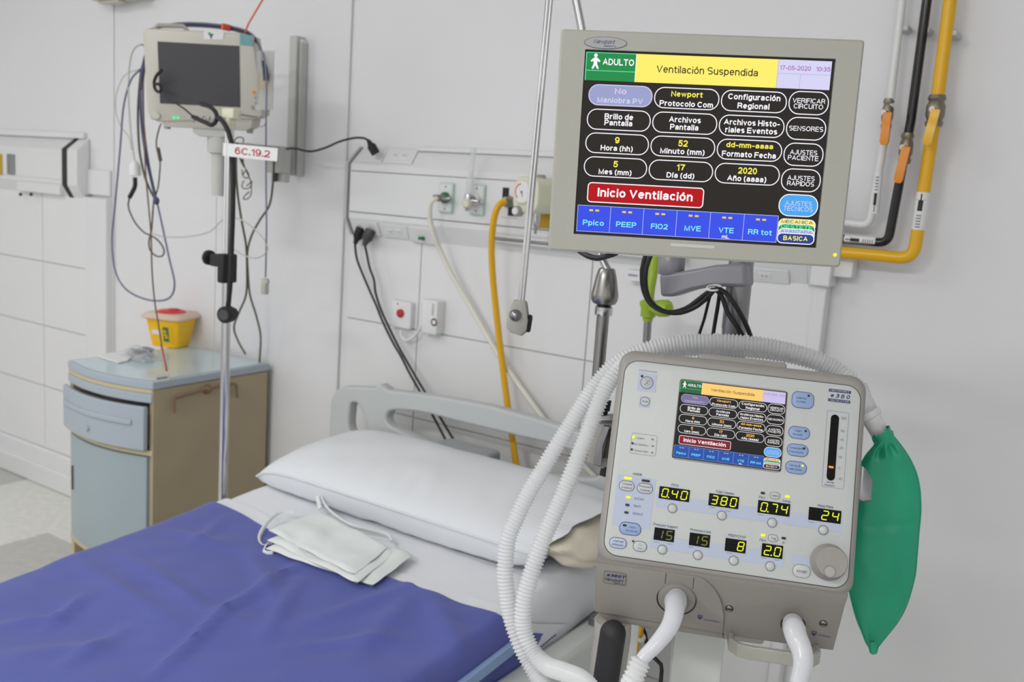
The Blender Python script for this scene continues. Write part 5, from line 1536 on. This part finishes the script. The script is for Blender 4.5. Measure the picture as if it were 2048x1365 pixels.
# thin printed boxes
b = B(VM)
def outl(q, th=.0006, m='ink_pale', r=.003):
    P = [vuv(*p) for p in q]
    cx = sum(p[0] for p in P)/4; cz = sum(p[1] for p in P)/4
    w = (P[1][0]+P[2][0]-P[0][0]-P[3][0])/2; h = (P[0][1]+P[1][1]-P[2][1]-P[3][1])/2
    b.frame(rr(w, h, r, 5, cx, cz), rr(w-2*th, h-2*th, max(.0004, r-th), 5, cx, cz), -.0027, m)
outl(((1263.6, 866.6), (1315, 872), (1311, 914), (1259, 907.5))); outl(((1654.3, 821.5), (1698, 826.7), (1686.3, 979.6), (1642, 974)), r=.0015)
b.build('printed_frames', FP, smooth=0)
# brand mark at the top right
b = B(VM)
for x, y, t in ((1679, 783.6, 'NEWPORT'), (1677.5, 802.9, 'VENTILATOR')):
    u, v = vuv(x, y); w, h = vsize(x, y, 44, 5.6); b.flat(rr(w, h, .0002, 1, u, v), -.0026, 'ink_navy'); b.text(t, u, v-h*.27, w*.88, h*.5, -.0028, 'panel_light', bold=.01)
u, v = vuv(1679, 793.4); w, h = vsize(1679, 793, 38, 8); b.text('e 3 6 0', u, v-h/2, w, h, -.0027, 'ink_navy', bold=.02, shear=.25)
b.build('brand_mark', FP, smooth=0)

# small menu screen
b = B(VM)
so, si = [vuv(*p) for p in ((1361, 757.7), (1575.7, 783.5), (1560.8, 947), (1340.8, 918))], None
cx = sum(p[0] for p in so)/4; cz = sum(p[1] for p in so)/4
bw = (so[1][0]+so[2][0]-so[0][0]-so[3][0])/2; bh = (so[0][1]+so[1][1]-so[2][1]-so[3][1])/2
b.rbox(cx, cz, bw, bh, .006, -.0036, .0, 'housing_grey', c=.001)
SCR = b.build('screen_bezel', VENT)
b = B(VM @ Matrix.Translation((cx, 0, cz)))
SU_, SV_ = .1528/1024, .1528*.75/768
b.box(-.0772, .0772, -.0040, -.0030, -.058, .058, 'black')
menu(b, 'B', -.00415)
b.build('screen', SCR, smooth=0)

# seven-segment readouts
SEG = {'0': 'abcdef', '1': 'bc', '2': 'abged', '3': 'abgcd', '4': 'fgbc', '5': 'afgcd', '6': 'afgedc', '7': 'abc', '8': 'abcdefg', '9': 'abcdfg'}
def seven(b, ch, x, z, w, h, y, m, t):
    """slanted digit, lower-left corner at x,z"""
    sl = .14
    P = lambda u, v: (x+u+v*sl, y, z+v)
    g = t*.12
    def hb_(v):
        b.add([P(g, v), P(t*.5, v+t/2), P(w-t*.5, v+t/2), P(w-g, v), P(w-t*.5, v-t/2), P(t*.5, v-t/2)], [(0, 1, 2, 3, 4, 5)], m)
    def vb(u, v0, v1):
        b.add([P(u, v0+g), P(u+t/2, v0+t*.5), P(u+t/2, v1-t*.5), P(u, v1-g), P(u-t/2, v1-t*.5), P(u-t/2, v0+t*.5)], [(0, 1, 2, 3, 4, 5)], m)
    for s in SEG[ch]:
        {'a': lambda: hb_(h), 'g': lambda: hb_(h/2), 'd': lambda: hb_(0), 'b': lambda: vb(w, h/2, h), 'c': lambda: vb(w, 0, h/2), 'f': lambda: vb(0, h/2, h), 'e': lambda: vb(0, 0, h/2)}[s]()
def readout(x, y, text, slots, wpx, hpx, m='e_seg', label=None):
    u, v = vuv(x, y)
    w, h = vsize(x, y, wpx, hpx)
    b = B(VM)
    b.rbox(u, v, w, h, .0006, -.0030, -.001, 'black_gloss')
    o = b.build('readout', VENT, label=label)
    b = B(VM)
    pitch = w/slots*.94
    dw, dh = min(.0084, pitch*.56), h*.66
    k = slots-len(text.replace('.', ''))
    x0 = u-pitch*slots/2
    for ch in text:
        if ch == '.':
            px = x0+pitch*(k-1)+dw+pitch*.42
            b.flat(rr(.0021, .0021, .0009, 3, px-.0006, v-dh/2), -.0033, m)
            continue
        seven(b, ch, x0+pitch*k+(pitch-dw)/2-.0004, v-dh/2, dw, dh, -.0033, m, .0016)
        k += 1
    b.build('digits', o, smooth=0)
readout(1348.4, 989.2, '0.40', 3, 61, 24.5, label='yellow digits 0.40')
readout(1447, 1003.3, '380', 3, 60, 24.5, label='yellow digits 380')
readout(1547, 1017.6, '0.74', 3, 64, 25.5, label='yellow digits 0.74')
readout(1648.8, 1031.6, '24', 3, 64.5, 26, label='yellow digits 24')
readout(1328.2, 1070.4, '15', 2, 40.5, 25, 'e_segdim', label='dim digits 15 in the left readout')
readout(1398.8, 1081, '15', 2, 41, 25.5, 'e_segdim', label='dim digits 15 in the second readout')
readout(1470.6, 1092.3, '8', 2, 41.5, 26, label='yellow digit 8')
readout(1543.8, 1103, '2.0', 2, 42, 26.5, label='yellow digits 2.0')
# round push buttons under the readouts
for x, y in ((1344.8, 1017.6), (1443.3, 1031.8), (1543.8, 1046.3), (1646, 1061), (1324.5, 1100), (1395.3, 1111), (1467, 1122), (1539.9, 1133.3)):
    u, v = vuv(x, y); r = .0071
    b = B(VM); b.lathe((u, -.0030, v), (u, -.001, v), [(0, r), (1, r)], 'ink_grey', 28); b.lathe((u, -.0046, v), (u, -.002, v), [(0, .0018), (.12, .004), (.45, r*.78), (1, r*.84)], 'panel_light', 28)
    b.build('push_button', VENT)
def pill(x, y, wpx, hpx, lines, fill='panel_light', edge='ink_blue', led=None, cap=4.2, name='key', r=None, tm='ink_blue', lab=None):
    u, v = vuv(x, y)
    w, h = vsize(x, y, wpx, hpx)
    b = B(VM)
    r = r or h*.48
    o_, i_ = rr(w, h, r, 8, u, v), rr(w-.0016, h-.0016, r-.0008, 8, u, v)
    b.frame(o_, i_, -.0029, edge)
    b.prism(i_, -.0032, -.001, fill, c=.0003)
    k = len(lines)
    for i, (t, wp) in enumerate(lines):
        ww, hh = vsize(x, y, wp, cap)
        off = ((k-1)/2-i)*hh*1.75
        b.text(t, u-(w*.07 if led else -w*.08 if lines[0][0] == 'Non' else 0), v+off-hh/2, ww, hh, -.0035, tm)
    o = b.build(name, VENT, label=lab) if lab else b.build(name, VENT)
    if led:
        lx, ly, m = led
        uu, vv = vuv(lx, ly)
        b = B(VM); b.flat(rr(.0034, .0034, .0017, 5, uu, vv), -.0036, m); b.build('key_light', o)
    return o
pill(1253.5, 972.7, 31, 20.5, [('Volume', 21), ('Control', 20)]); pill(1289.9, 977.9, 32, 21, [('Pressure', 24), ('Control', 20)])
pill(1260.2, 1058.5, 44, 26, [('Non', 12), ('Invasive', 22)], 'button_blue', 'ink_navy', lab='blue key'); pill(1236, 1086.8, 35, 22, [('Manual', 20), ('Inflation', 22)], 'pad_blue'); pill(1279.8, 1093.7, 28, 21, [('O2', 9), ('3 min', 11)], tm='ink_pale')
pill(1605, 801.3, 44.5, 33, [('Alarms', 21), ('Screen', 19)], 'button_blue', led=(1616.6, 793, 'black'), r=.0085, lab='tall blue key at the top right')
pill(1597.7, 866.7, 43, 25, [('Main', 14), ('Screen', 20)], 'button_blue', led=(1610.5, 863.4, 'black'), lab='blue key')
pill(1594.5, 901.5, 43, 25, [('Extended', 26), ('Functions', 28)], 'button_blue', led=(1607.3, 898, 'black'), lab='blue key')
pill(1591.4, 936.2, 43, 25.5, [('Setup &', 22), ('Calibration', 30)], 'button_blue', led=(1604.3, 932.6, 'e_yel'), lab='blue key with lit yellow dot')
pill(1549.2, 992.3, 21, 14, [('Select', 15)], cap=4, edge='ink_grey'); pill(1545.6, 1077.3, 20.5, 14.5, [('Trig', 10)], cap=5, edge='ink_grey'); pill(1602.5, 1143.2, 36.5, 27, [('Accept', 21)], cap=6, edge='ink_grey', tm='ink_navy')
# alarm silence and reset
u, v = vuv(1293.8, 766.7)
b = B(VM); b.frame(rr(.0188, .0188, .0094, 10, u, v), rr(.0172, .0172, .0086, 10, u, v), -.0029, 'ink_navy'); b.prism(rr(.0172, .0172, .0086, 10, u, v), -.0031, -.001, 'panel_light', c=.0003)
for r0, r1 in ((.0125, .0119), (.0088, .0083)):
    b.frame(rr(r0, r0, r0/2, 9, u, v), rr(r1, r1, r1/2, 9, u, v), -.0034, 'ink_grey')
b.flat([(u-.003, v-.0022), (u+.003, v-.0022), (u+.0016, v-.0006), (u+.0014, v+.0022), (u, v+.0034), (u-.0014, v+.0022), (u-.0016, v-.0006)], -.0034, 'ink_pale')
b.add([(u-.0042, -.0036, v-.0042), (u-.0037, -.0036, v-.0046), (u+.0044, -.0036, v+.004), (u+.0039, -.0036, v+.0044)], [(0, 1, 2, 3)], 'ink_grey')
b.build('alarm_silence_key', VENT)
u, v = vuv(1289.9, 804.1)
b = B(VM); b.frame(rr(.0142, .0142, .0071, 10, u, v), rr(.0128, .0128, .0064, 10, u, v), -.0029, 'ink_blue'); b.prism(rr(.0128, .0128, .0064, 10, u, v), -.0031, -.001, 'panel_light', c=.0003); b.text('Reset', u, v-.0013, .0088, .0026, -.0034, 'ink_blue'); b.build('reset_key', VENT)
# indicator lights
def led(x, y, wpx, hpx, m, lab=None):
    u, v = vuv(x, y); w, h = vsize(x, y, wpx, hpx)
    b = B(VM); b.prism(rr(w, h, min(w, h)*.48, 4, u, v), -.0037, -.001, m)
    b.build('indicator_light', VENT, label=lab or ('lit yellow indicator' if m == 'e_yel' else 'dark indicator'))
for x, y, w, h, m in ((1256.2, 957.3, 16.5, 5, 'e_yel'), (1291.4, 962.6, 16.5, 4.6, 'black'), (1256.6, 995.5, 9.5, 5, 'e_yel'), (1254.7, 1010.9, 8.5, 4.6, 'black'), (1252.7, 1025.9, 8.5, 4.6, 'black'), (1249.4, 1051.6, 8, 4.4, 'black'),
                      (1525, 987, 8.5, 4.6, 'black'), (1574.5, 994, 10, 5, 'e_yel'), (1525.8, 1071.2, 9.5, 5.2, 'e_yel'), (1566.7, 1077.2, 8.5, 4.8, 'black'), (1284, 753.6, 4.8, 4.8, 'black'), (1266, 1083.2, 4.2, 4.2, 'black'),
                      (1266.7, 875.2, 6, 6, 'e_yel'), (1265, 887.7, 4.4, 4.4, 'black'), (1263.4, 900, 4.4, 4.4, 'black')):
    led(x, y, w, h, m)
# pressure bar
p0, p1 = vuv(1669.7, 830.5), vuv(1660, 961.9)
w, h = vsize(1665, 896, 16.2, 16)
b = B(VM); b.prism(rr(w, p0[1]-p1[1], w*.49, 8, (p0[0]+p1[0])/2, (p0[1]+p1[1])/2), -.0030, -.001, 'black_gloss'); o = b.build('pressure_bar', VENT)
u, v = vuv(1661.3, 935.2); b = B(VM); b.flat(rr(.0068, .0030, .0006, 3, u, v), -.0033, 'e_orange'); b.build('bar_light', o, label='lit orange bar')
# dial
u, v = vuv(1656, 1125)
b = B(VM)
b.lathe((u, -.001, v), (u, -.026, v), [(0, .0245), (.1, .0255), (.25, .0225), (.85, .0218), (1, .0205)], 'housing_grey', 48)
DL = b.build('dial', VENT)
uu, vv = vuv(1660, 1144.5, .0265); b = B(VM); b.lathe((uu, -.0262, vv), (uu, -.0268, vv), [(0, .0082), (1, .0078)], 'alu', 24); b.lathe((uu, -.0268, vv), (uu, -.0272, vv), [(0, .0066), (1, .0062)], 'plastic_grey', 24, caps=(0, 1)); b.build('finger_dimple', DL)

# lower block with the two ports
LP = Plane((-.447, 1.233, .927), 23.9, 17.7, 1.1)
LM = LP.M
luv = LP.uv
b = B(LM)
sil = [luv(*p) for p in ((1193, 1122), (1697, 1196), (1690, 1215), (1667, 1303), (1449, 1272), (1446, 1267), (1212, 1232), (1188, 1220))]
sil = [(x, z) for x, z in sil]
b.prism(sil, 0, .15, 'block_grey', c=.003)
lip = [luv(*p) for p in ((1188, 1220), (1446, 1262), (1446, 1270), (1448, 1280), (1212, 1244))]
b.prism(lip, .001, .12, 'block_grey', c=.002)
LB = b.build('port_block', VENT)
# raised left cover with rounded right end
arc = [luv(*p) for p in ((1400, 1154), (1412.7, 1160), (1428, 1174), (1438, 1190), (1445, 1208), (1448, 1230), (1446, 1264))]
b = B(LM)
b.prism([luv(*p) for p in ((1193, 1124), (1360, 1147))]+arc+[luv(1189, 1220)], -.0045, .001, 'block_grey', c=.002)
CVR = b.build('port_cover', LB)
b = B(LM)
for q in ((1332.3, 1147), (1330, 1168)), ((1387.6, 1156), (1385.6, 1179)):
    (ax, az), (cx_, cz_) = luv(*q[0], n=.0048), luv(*q[1], n=.0048)
    b.add([(ax-.0005, -.0048, az), (ax+.0005, -.0048, az), (cx_+.0005, -.0048, cz_), (cx_-.0005, -.0048, cz_)], [(0, 1, 2, 3)], 'dark_grey')
b.build('cover_seam', CVR)
u, v = luv(1353, 1200, .005)
b = B(LM); b.lathe((u, -.0047, v-.001), (u, -.002, v-.001), [(0, .0285), (1, .0285)], 'black', 40); b.build('port_gap', LB)
b = B(LM); b.lathe((u, -.010, v+.003), (u, .0, v+.003), [(0, .0235), (.2, .0265), (1, .0272)], 'block_grey', 40); b.lathe((u, -.020, v+.001), (u, -.006, v+.001), [(0, .0145), (.2, .0165), (.6, .0175), (1, .020)], 'block_grey', 36); b.build('port', LB)
u2, v2 = luv(1586, 1250)
b = B(LM); b.lathe((u2, -.0006, v2), (u2, .002, v2), [(0, .0172), (1, .0172)], 'black', 36); b.build('port_gap', LB)
b = B(LM); b.lathe((u2, -.012, v2), (u2, .004, v2), [(0, .0135), (.2, .0155), (1, .0155)], 'housing_grey', 36); b.build('port', LB)
for x, y in ((1458.6, 1217.8), (1646.7, 1248)):
    uu, vv = luv(x, y); b = B(LM); b.lathe((uu, -.0006, vv), (uu, .001, vv), [(0, .0056), (1, .0056)], 'black', 20); b.lathe((uu, -.002, vv), (uu, .001, vv), [(0, .0038), (.4, .0048), (1, .0048)], 'brass', 20); b.box(uu-.0045, uu+.0045, -.0024, -.0015, vv-.0008, vv+.0008, 'black'); b.build('screw', LB)
# plate and marks
b = B(LM)
u, v = luv(1229.6, 1157, .005)
pw, ph = .0325, .0225
b.frame(rr(pw, ph, .002, 4, u, v), rr(pw-.0009, ph-.0009, .0016, 4, u, v), -.0056, 'dark_grey'); b.prism(rr(pw-.0009, ph-.0009, .0016, 4, u, v), -.0054, -.004, 'block_grey')
o = b.build('type_plate', CVR)
b = B(LM); b.text('e360T', u+.001, v+.0022, .0262, .0052, -.0059, 'ink_navy', bold=.03, shear=.3); b.text('Newport', u-.0015, v-.0062, .0265, .0062, -.0059, 'ink_navy', shear=.3); b.text('MEDICAL', u+.0072, v-.0096, .0150, .0018, -.0059, 'ink_navy', bold=.02); b.build('lettering', o, smooth=0)
b = B(LM)
for (x, y), (tx_, ty), t, w, n in (((1400, 1235), (1423, 1242.5), 'From Patient', .0215, .005), ((1628, 1267.5), (1649, 1273), 'To Patient', .0175, .0004)):
    u, v = luv(x, y, n); y_ = -n-.0006
    b.frame(rr(.0066, .0066, .0008, 2, u, v+.0008), rr(.0048, .0048, .0004, 2, u, v+.0008), y_, 'ink_navy')
    b.flat(rr(.0013, .006, .0002, 1, u, v-.002), y_-.0002, 'ink_navy'); b.flat([(u-.0022, v-.001), (u+.0022, v-.001), (u, v-.0045) if n < .001 else (u, v+.002)], y_-.0002, 'ink_navy')
    uu, vv = luv(tx_, ty, n); b.text(t, uu, vv-.0012, w, .0026, y_, 'ink_blue', bold=.01)
b.build('port_marks', LB, smooth=0)
# hanger bracket on the right flank
b = B(VM)
q = [vuv(*p, n=-.05) for p in ((1716, 930), (1726, 938), (1741, 962), (1739, 1003), (1722, 1005), (1710, 1000))]
b.prism(q, .035, .065, 'alu', c=.003); b.build('side_bracket', VENT)

# ================================================================ VENTILATOR TROLLEY
TR = thing('ventilator_trolley', 'grey trolley column with black grip and loop handle carrying the ventilator', 'trolley', (-.44, 1.40, 0))
TY = 1.40
b = B()
a_, c_ = atY(1343, 1300, 1.36), atY(1448, 1315, 1.36)
PC = Plane(((a_+c_)/2).xy.to_3d()+Vector((0, 0, .5)), 24, 0, 0)
wl, wr_ = PC.uv(1345, 1310)[0], PC.uv(1447, 1310)[0]
b.M = PC.M
b.prism(rr(wr_-wl, .74, .006, 3, (wl+wr_)/2, .02), 0, .10, 'bed_frame', c=.004)
b.build('column', TR)
b = B(PC.M)
for s in (-1, 1):
    b.tube([((wl+wr_)/2, .05, -.40), ((wl+wr_)/2+s*.12, -.12, -.41), ((wl+wr_)/2+s*.18, -.24, -.43)], .022, 'bed_frame', 10)
    b.tube([((wl+wr_)/2, .06, -.40), ((wl+wr_)/2+s*.14, .16, -.41), ((wl+wr_)/2+s*.2, .24, -.43)], .022, 'bed_frame', 10)
b.build('foot', TR)
for sx_, sy_ in ((-.18, -.24), (.18, -.24), (-.2, .24), (.2, .24)):
    p = PC.w((wl+wr_)/2+sx_, sy_, -.5); b = B(); b.cyl((p.x-.015, p.y, .042), (p.x+.015, p.y, .042), .042, 'dark_grey', seg=20); b.build('castor', TR)
# support plate under the ventilator
b = B(PC.M); zt3 = PC.uv(1345, 1262)[1]
b.rbox((wl+wr_)/2, zt3+.012, .20, .03, .006, .0, .12, 'plastic_grey', c=.003); b.build('mount_plate', TR)
# black grip on the left
GY = 1.17
g0, g1 = atY(1228, 1285, GY), atY(1206, 1400, GY)
b = B(); b.tube([atY(1226, 1266, GY), g1], .019, 'grip', 18, smooth=False); b.ball(atY(1226, 1267, GY), .019, 'grip', 18); G = b.build('grip', TR, label='black padded grip')
b = B(); b.tube([atY(1226, 1240, GY+.03), atY(1224, 1275, GY+.03), atY(1205, 1400, GY+.03)], .028, 'plastic_grey', 14, smooth=False); b.build('grip_mount', TR)
b = B()
PL2 = Plane(atY(1265, 1300, 1.30), 24, 0, 0)
q = [PL2.uv(*p) for p in ((1252, 1236), (1280, 1240), (1262, 1420), (1228, 1420))]
b.M = PL2.M; b.prism(q, 0, .02, 'bed_frame', c=.002); b.build('side_plate', TR)
# loop handle under the port block
HP = Plane(atY(1550, 1306, 1.245), 24, 0, 0)
h0, h1 = HP.uv(1458, 1302), HP.uv(1645, 1330)
hzv = (h0[1]+h1[1])/2
b = B(HP.M)
U_ = [(h0[0], .09), (h0[0], .02), (h0[0]+.012, .004), (h0[0]+.03, 0), (h1[0]-.03, 0), (h1[0]-.012, .004), (h1[0], .02), (h1[0], .09)]
b.rings([[(x, y-.0, hzv-.010), (x, y, hzv+.010), (x+dx_, y+dy_, hzv+.010), (x+dx_, y+dy_, hzv-.010)] for (x, y), (dx_, dy_) in zip(U_, ((.008, 0), (.008, 0), (.006, .006), (0, .008), (0, .008), (-.006, .006), (-.008, 0), (-.008, 0)))], 'display_case')
b.build('loop_handle', TR, bevel=.002)
b = B(HP.M); b.box(h0[0]+.010, h1[0]-.010, .060, .12, hzv+.004, hzv+.045, 'rubber'); b.build('under_shade', TR)  # dark box stands in for the shade between block and handle
# yellow hose and thin lead below the ventilator
t = lead_thing('air_hose', 'short stretch of yellow hose with white clip under the ventilator', 'hose', [(1284, 1225, 1.40), (1278, 1260, 1.40), (1266, 1310, 1.40), (1256, 1345, 1.40), (1240, 1420, 1.40)], .0082, 'hose_yellow')
c = atY(1273, 1271, 1.395); b = B(); b.tube([c+Vector((.013*math.cos(a), .013*math.sin(a), -.004*math.cos(a))) for a in [2*math.pi*i/18 for i in range(19)]], .0035, 'plastic_white', 8, smooth=False); b.build('clip', t)
lead('thin_lead', 'thin black lead hanging under the ventilator beside the trolley column', 'lead', [(1284, 1255, 1.42), (1290, 1268, 1.42), (1293, 1285, 1.42), (1300, 1310, 1.42), (1322, 1330, 1.42), (1321, 1370, 1.42), (1318, 1420, 1.42)], .0036, 'cable_black')

# ================================================================ BREATHING HOSES
PITCH = .0058
def ribbed(i, L):
    return .0108
def corr(b, P, m='tube_milky', r=.0096, amp=.0017, smooth_to=0, smooth_from=1e9):
    def rad(i, L):
        if L < smooth_to or L > smooth_from:
            return r*1.04
        ph = (i % 4)/4
        return r+amp*(1-2*abs(2*ph-1))
    b.tube(P, r, m, 18, step=PITCH/4, rad=rad)
def hose(name, label, px, smooth_to=0, group=None):
    P = [p if isinstance(p, Vector) else atD(*p) for p in px]
    t = thing(name, label, 'hose', min(P, key=lambda p: p.z))
    return t, P
# limb A: outer strand
port1 = LP.w(*[luv(1353, 1200, .02)[0], -.018, luv(1353, 1200, .02)[1]])
port2 = LP.w(*[luv(1586, 1250, .012)[0], -.010, luv(1586, 1250, .012)[1]])
t1, P1 = hose('breathing_hose', 'milky ribbed breathing hose from the left ventilator port, outer strand of the big loop',
     [port1, (1350, 1208, 1.235), (1348, 1228, 1.20), (1338, 1256, 1.185), (1312, 1290, 1.175), (1283, 1322, 1.17), (1264, 1365, 1.165), (1240, 1425, 1.19), (1190, 1470, 1.27), (1130, 1435, 1.38), (1085, 1370, 1.445), (1058, 1325, 1.47), (1038, 1284, 1.475), (1022, 1235, 1.48),
      (1011, 1165, 1.48), (1011, 1120, 1.48), (1017, 1075, 1.48), (1036, 1030, 1.48), (1058, 985, 1.48), (1085, 940, 1.48), (1113, 893, 1.48), (1140, 850, 1.485), (1166, 808, 1.49), (1194, 768, 1.50), (1232, 728, 1.505), (1280, 704, 1.505), (1340, 689, 1.505), (1400, 684, 1.50), (1450, 684, 1.495), (1510, 689, 1.485), (1570, 700, 1.475), (1625, 716, 1.465), (1670, 737, 1.46), (1705, 765, 1.45), (1722, 788, 1.45)])
t2, P2 = hose('breathing_hose', 'milky ribbed breathing hose from the right ventilator port, inner strand of the big loop',
     [port2, (1588, 1257, 1.255), (1593, 1276, 1.235), (1603, 1300, 1.225), (1606, 1330, 1.215), (1595, 1372, 1.20), (1570, 1440, 1.19), (1450, 1530, 1.19), (1300, 1520, 1.20), (1222, 1440, 1.25), (1172, 1368, 1.32), (1130, 1346, 1.37), (1097, 1334, 1.41), (1068, 1308, 1.435), (1048, 1262, 1.445), (1047, 1212, 1.445),
      (1056, 1170, 1.445), (1070, 1125, 1.445), (1088, 1075, 1.445), (1108, 1030, 1.445), (1128, 985, 1.445), (1146, 940, 1.445), (1162, 900, 1.45), (1178, 860, 1.455), (1194, 815, 1.46), (1214, 770, 1.47), (1246, 735, 1.485), (1290, 714, 1.53), (1350, 700, 1.54), (1410, 697, 1.54), (1470, 699, 1.53), (1540, 705, 1.515), (1600, 716, 1.50), (1650, 732, 1.485), (1695, 760, 1.47), (1720, 790, 1.455)])
def split(P, k):
    s = spline(P, .004)
    # arc length to control point k
    c = P[k]
    i = min(range(len(s)), key=lambda q: (s[q]-c).length)
    return s[:i+1], s[i:]
for t_, P_, k in ((t1, P1, 5), (t2, P2, 5)):
    a_, c_ = split(P_, k)
    b = B(); b.tube(a_, .0145, 'tube_dense', 18, smooth=False, step=.003, rad=lambda i, L: (.0132+(.0010 if (L % .0085) < .004 else 0)) if L < .052 else .0150-.0014*abs(L-.075)/.03); b.build('cuff', t_, label='smooth white end of the hose')
    b = B(); corr(b, c_, r=.0122 if t_ is t1 else .0124); b.build('ribbed_tube', t_)
# wye piece and test lung
BN = atD(1746, 850, 1.45)
YP = thing('hose_wye', 'clear and white connector joining the breathing hoses to the green bag', 'connector', atD(1763, 872, 1.45))
b = B(); b.lathe(atD(1714, 774, 1.452), atD(1742, 832, 1.45), [(0, .0150), (.3, .0150), (.5, .0135), (.75, .014), (1, .016)], 'clear', 20); b.build('body', YP)
b = B(); b.lathe(atD(1734, 822, 1.45), atD(1764, 872, 1.45), [(0, .0165), (.14, .0185), (.2, .0185), (.24, .0150), (.9, .0145), (1, .0145)], 'plastic_white', 24); b.build('neck', YP)
GP = Plane(atD(1765, 1080, 1.45), 28, -3, 0)
Lft = [(1745, 874), (1752, 884), (1748, 893), (1733, 910), (1722, 930), (1708, 965), (1700, 1010), (1695, 1060), (1694, 1110), (1696, 1160), (1701, 1192), (1713, 1237), (1724, 1264), (1732, 1285), (1739, 1296), (1742, 1306)]
Rgt = [(1777, 852), (1783, 868), (1795, 883), (1810, 903), (1823, 925), (1834, 952), (1840, 985), (1841, 1025), (1837, 1070), (1833, 1120), (1829, 1155), (1814, 1208), (1796, 1243), (1768, 1279), (1756, 1294), (1752, 1308)]
Ll = resample(spline([(x, y, 0) for x, y in Lft], 2), 1.0); Rl = resample(spline([(x, y, 0) for x, y in Rgt], 2), 1.0)
NV = 70
def bagp(u, v, s):
    a = Ll[min(len(Ll)-1, int(v*(len(Ll)-1)))]; c = Rl[min(len(Rl)-1, int(v*(len(Rl)-1)))]
    l_, r_ = GP.uv(a.x, a.y), GP.uv(c.x, c.y)
    x = l_[0]+(r_[0]-l_[0])*u; z = l_[1]+(r_[1]-l_[1])*u
    e = max(0, 1-abs(2*u-1)**2.4)**.6
    th = .003+.013*min(1, (v/.12))**1*(min(1, (1-v)/.2))
    if v < .1:
        th = .014-.05*v*(1 if v < .1 else 0)
    n = noise.noise(Vector((x*26, z*8, s*3.3)))*.0075+noise.noise(Vector((x*45+z*20, z*16, 8+s)))*.002
    f = -.004*math.exp(-((v-.42)/.012)**2) if s < 0 else 0
    f += .006*math.exp(-((v-.10)/.03)**2)*math.sin(u*16) if s < 0 else 0
    return GP.w(x, s*(th*e+n*e+f*e)+.0, z)
b = B()
for s in (-1, 1):
    b.grid(lambda u, v: bagp(u, v, s), 30, NV, 'bag_green')
BAG = thing('test_lung', 'flat green rubber bag hanging at the right flank of the ventilator', 'bag', atD(1747, 1308, 1.45))
b.build('bladder', BAG, smooth=70)
b = B(); b.tube([GP.w(*(lambda q: (q[0], 0, q[1]))(GP.uv(p.x, p.y))) for p in Rl[::12]+[Rl[-1]]], .0016, 'bag_green', 6, smooth=False)
b.tube([GP.w(*(lambda q: (q[0], 0, q[1]))(GP.uv(p.x, p.y))) for p in Ll[::12]+[Ll[-1]]], .0016, 'bag_green', 6, smooth=False); b.build('edge_seam', BAG)
b = B(); b.lathe(atD(1764, 866, 1.45), atD(1768, 884, 1.45), [(0, .0165), (.6, .0165), (1, .015)], 'bag_green', 20); b.build('collar', BAG)
b = B(); b.lathe(atD(1744, 1284, 1.449), atD(1747, 1309, 1.449), [(0, .004), (.4, .0052), (.85, .0056), (1, .003)], 'bag_green', 14); b.build('tail', BAG)
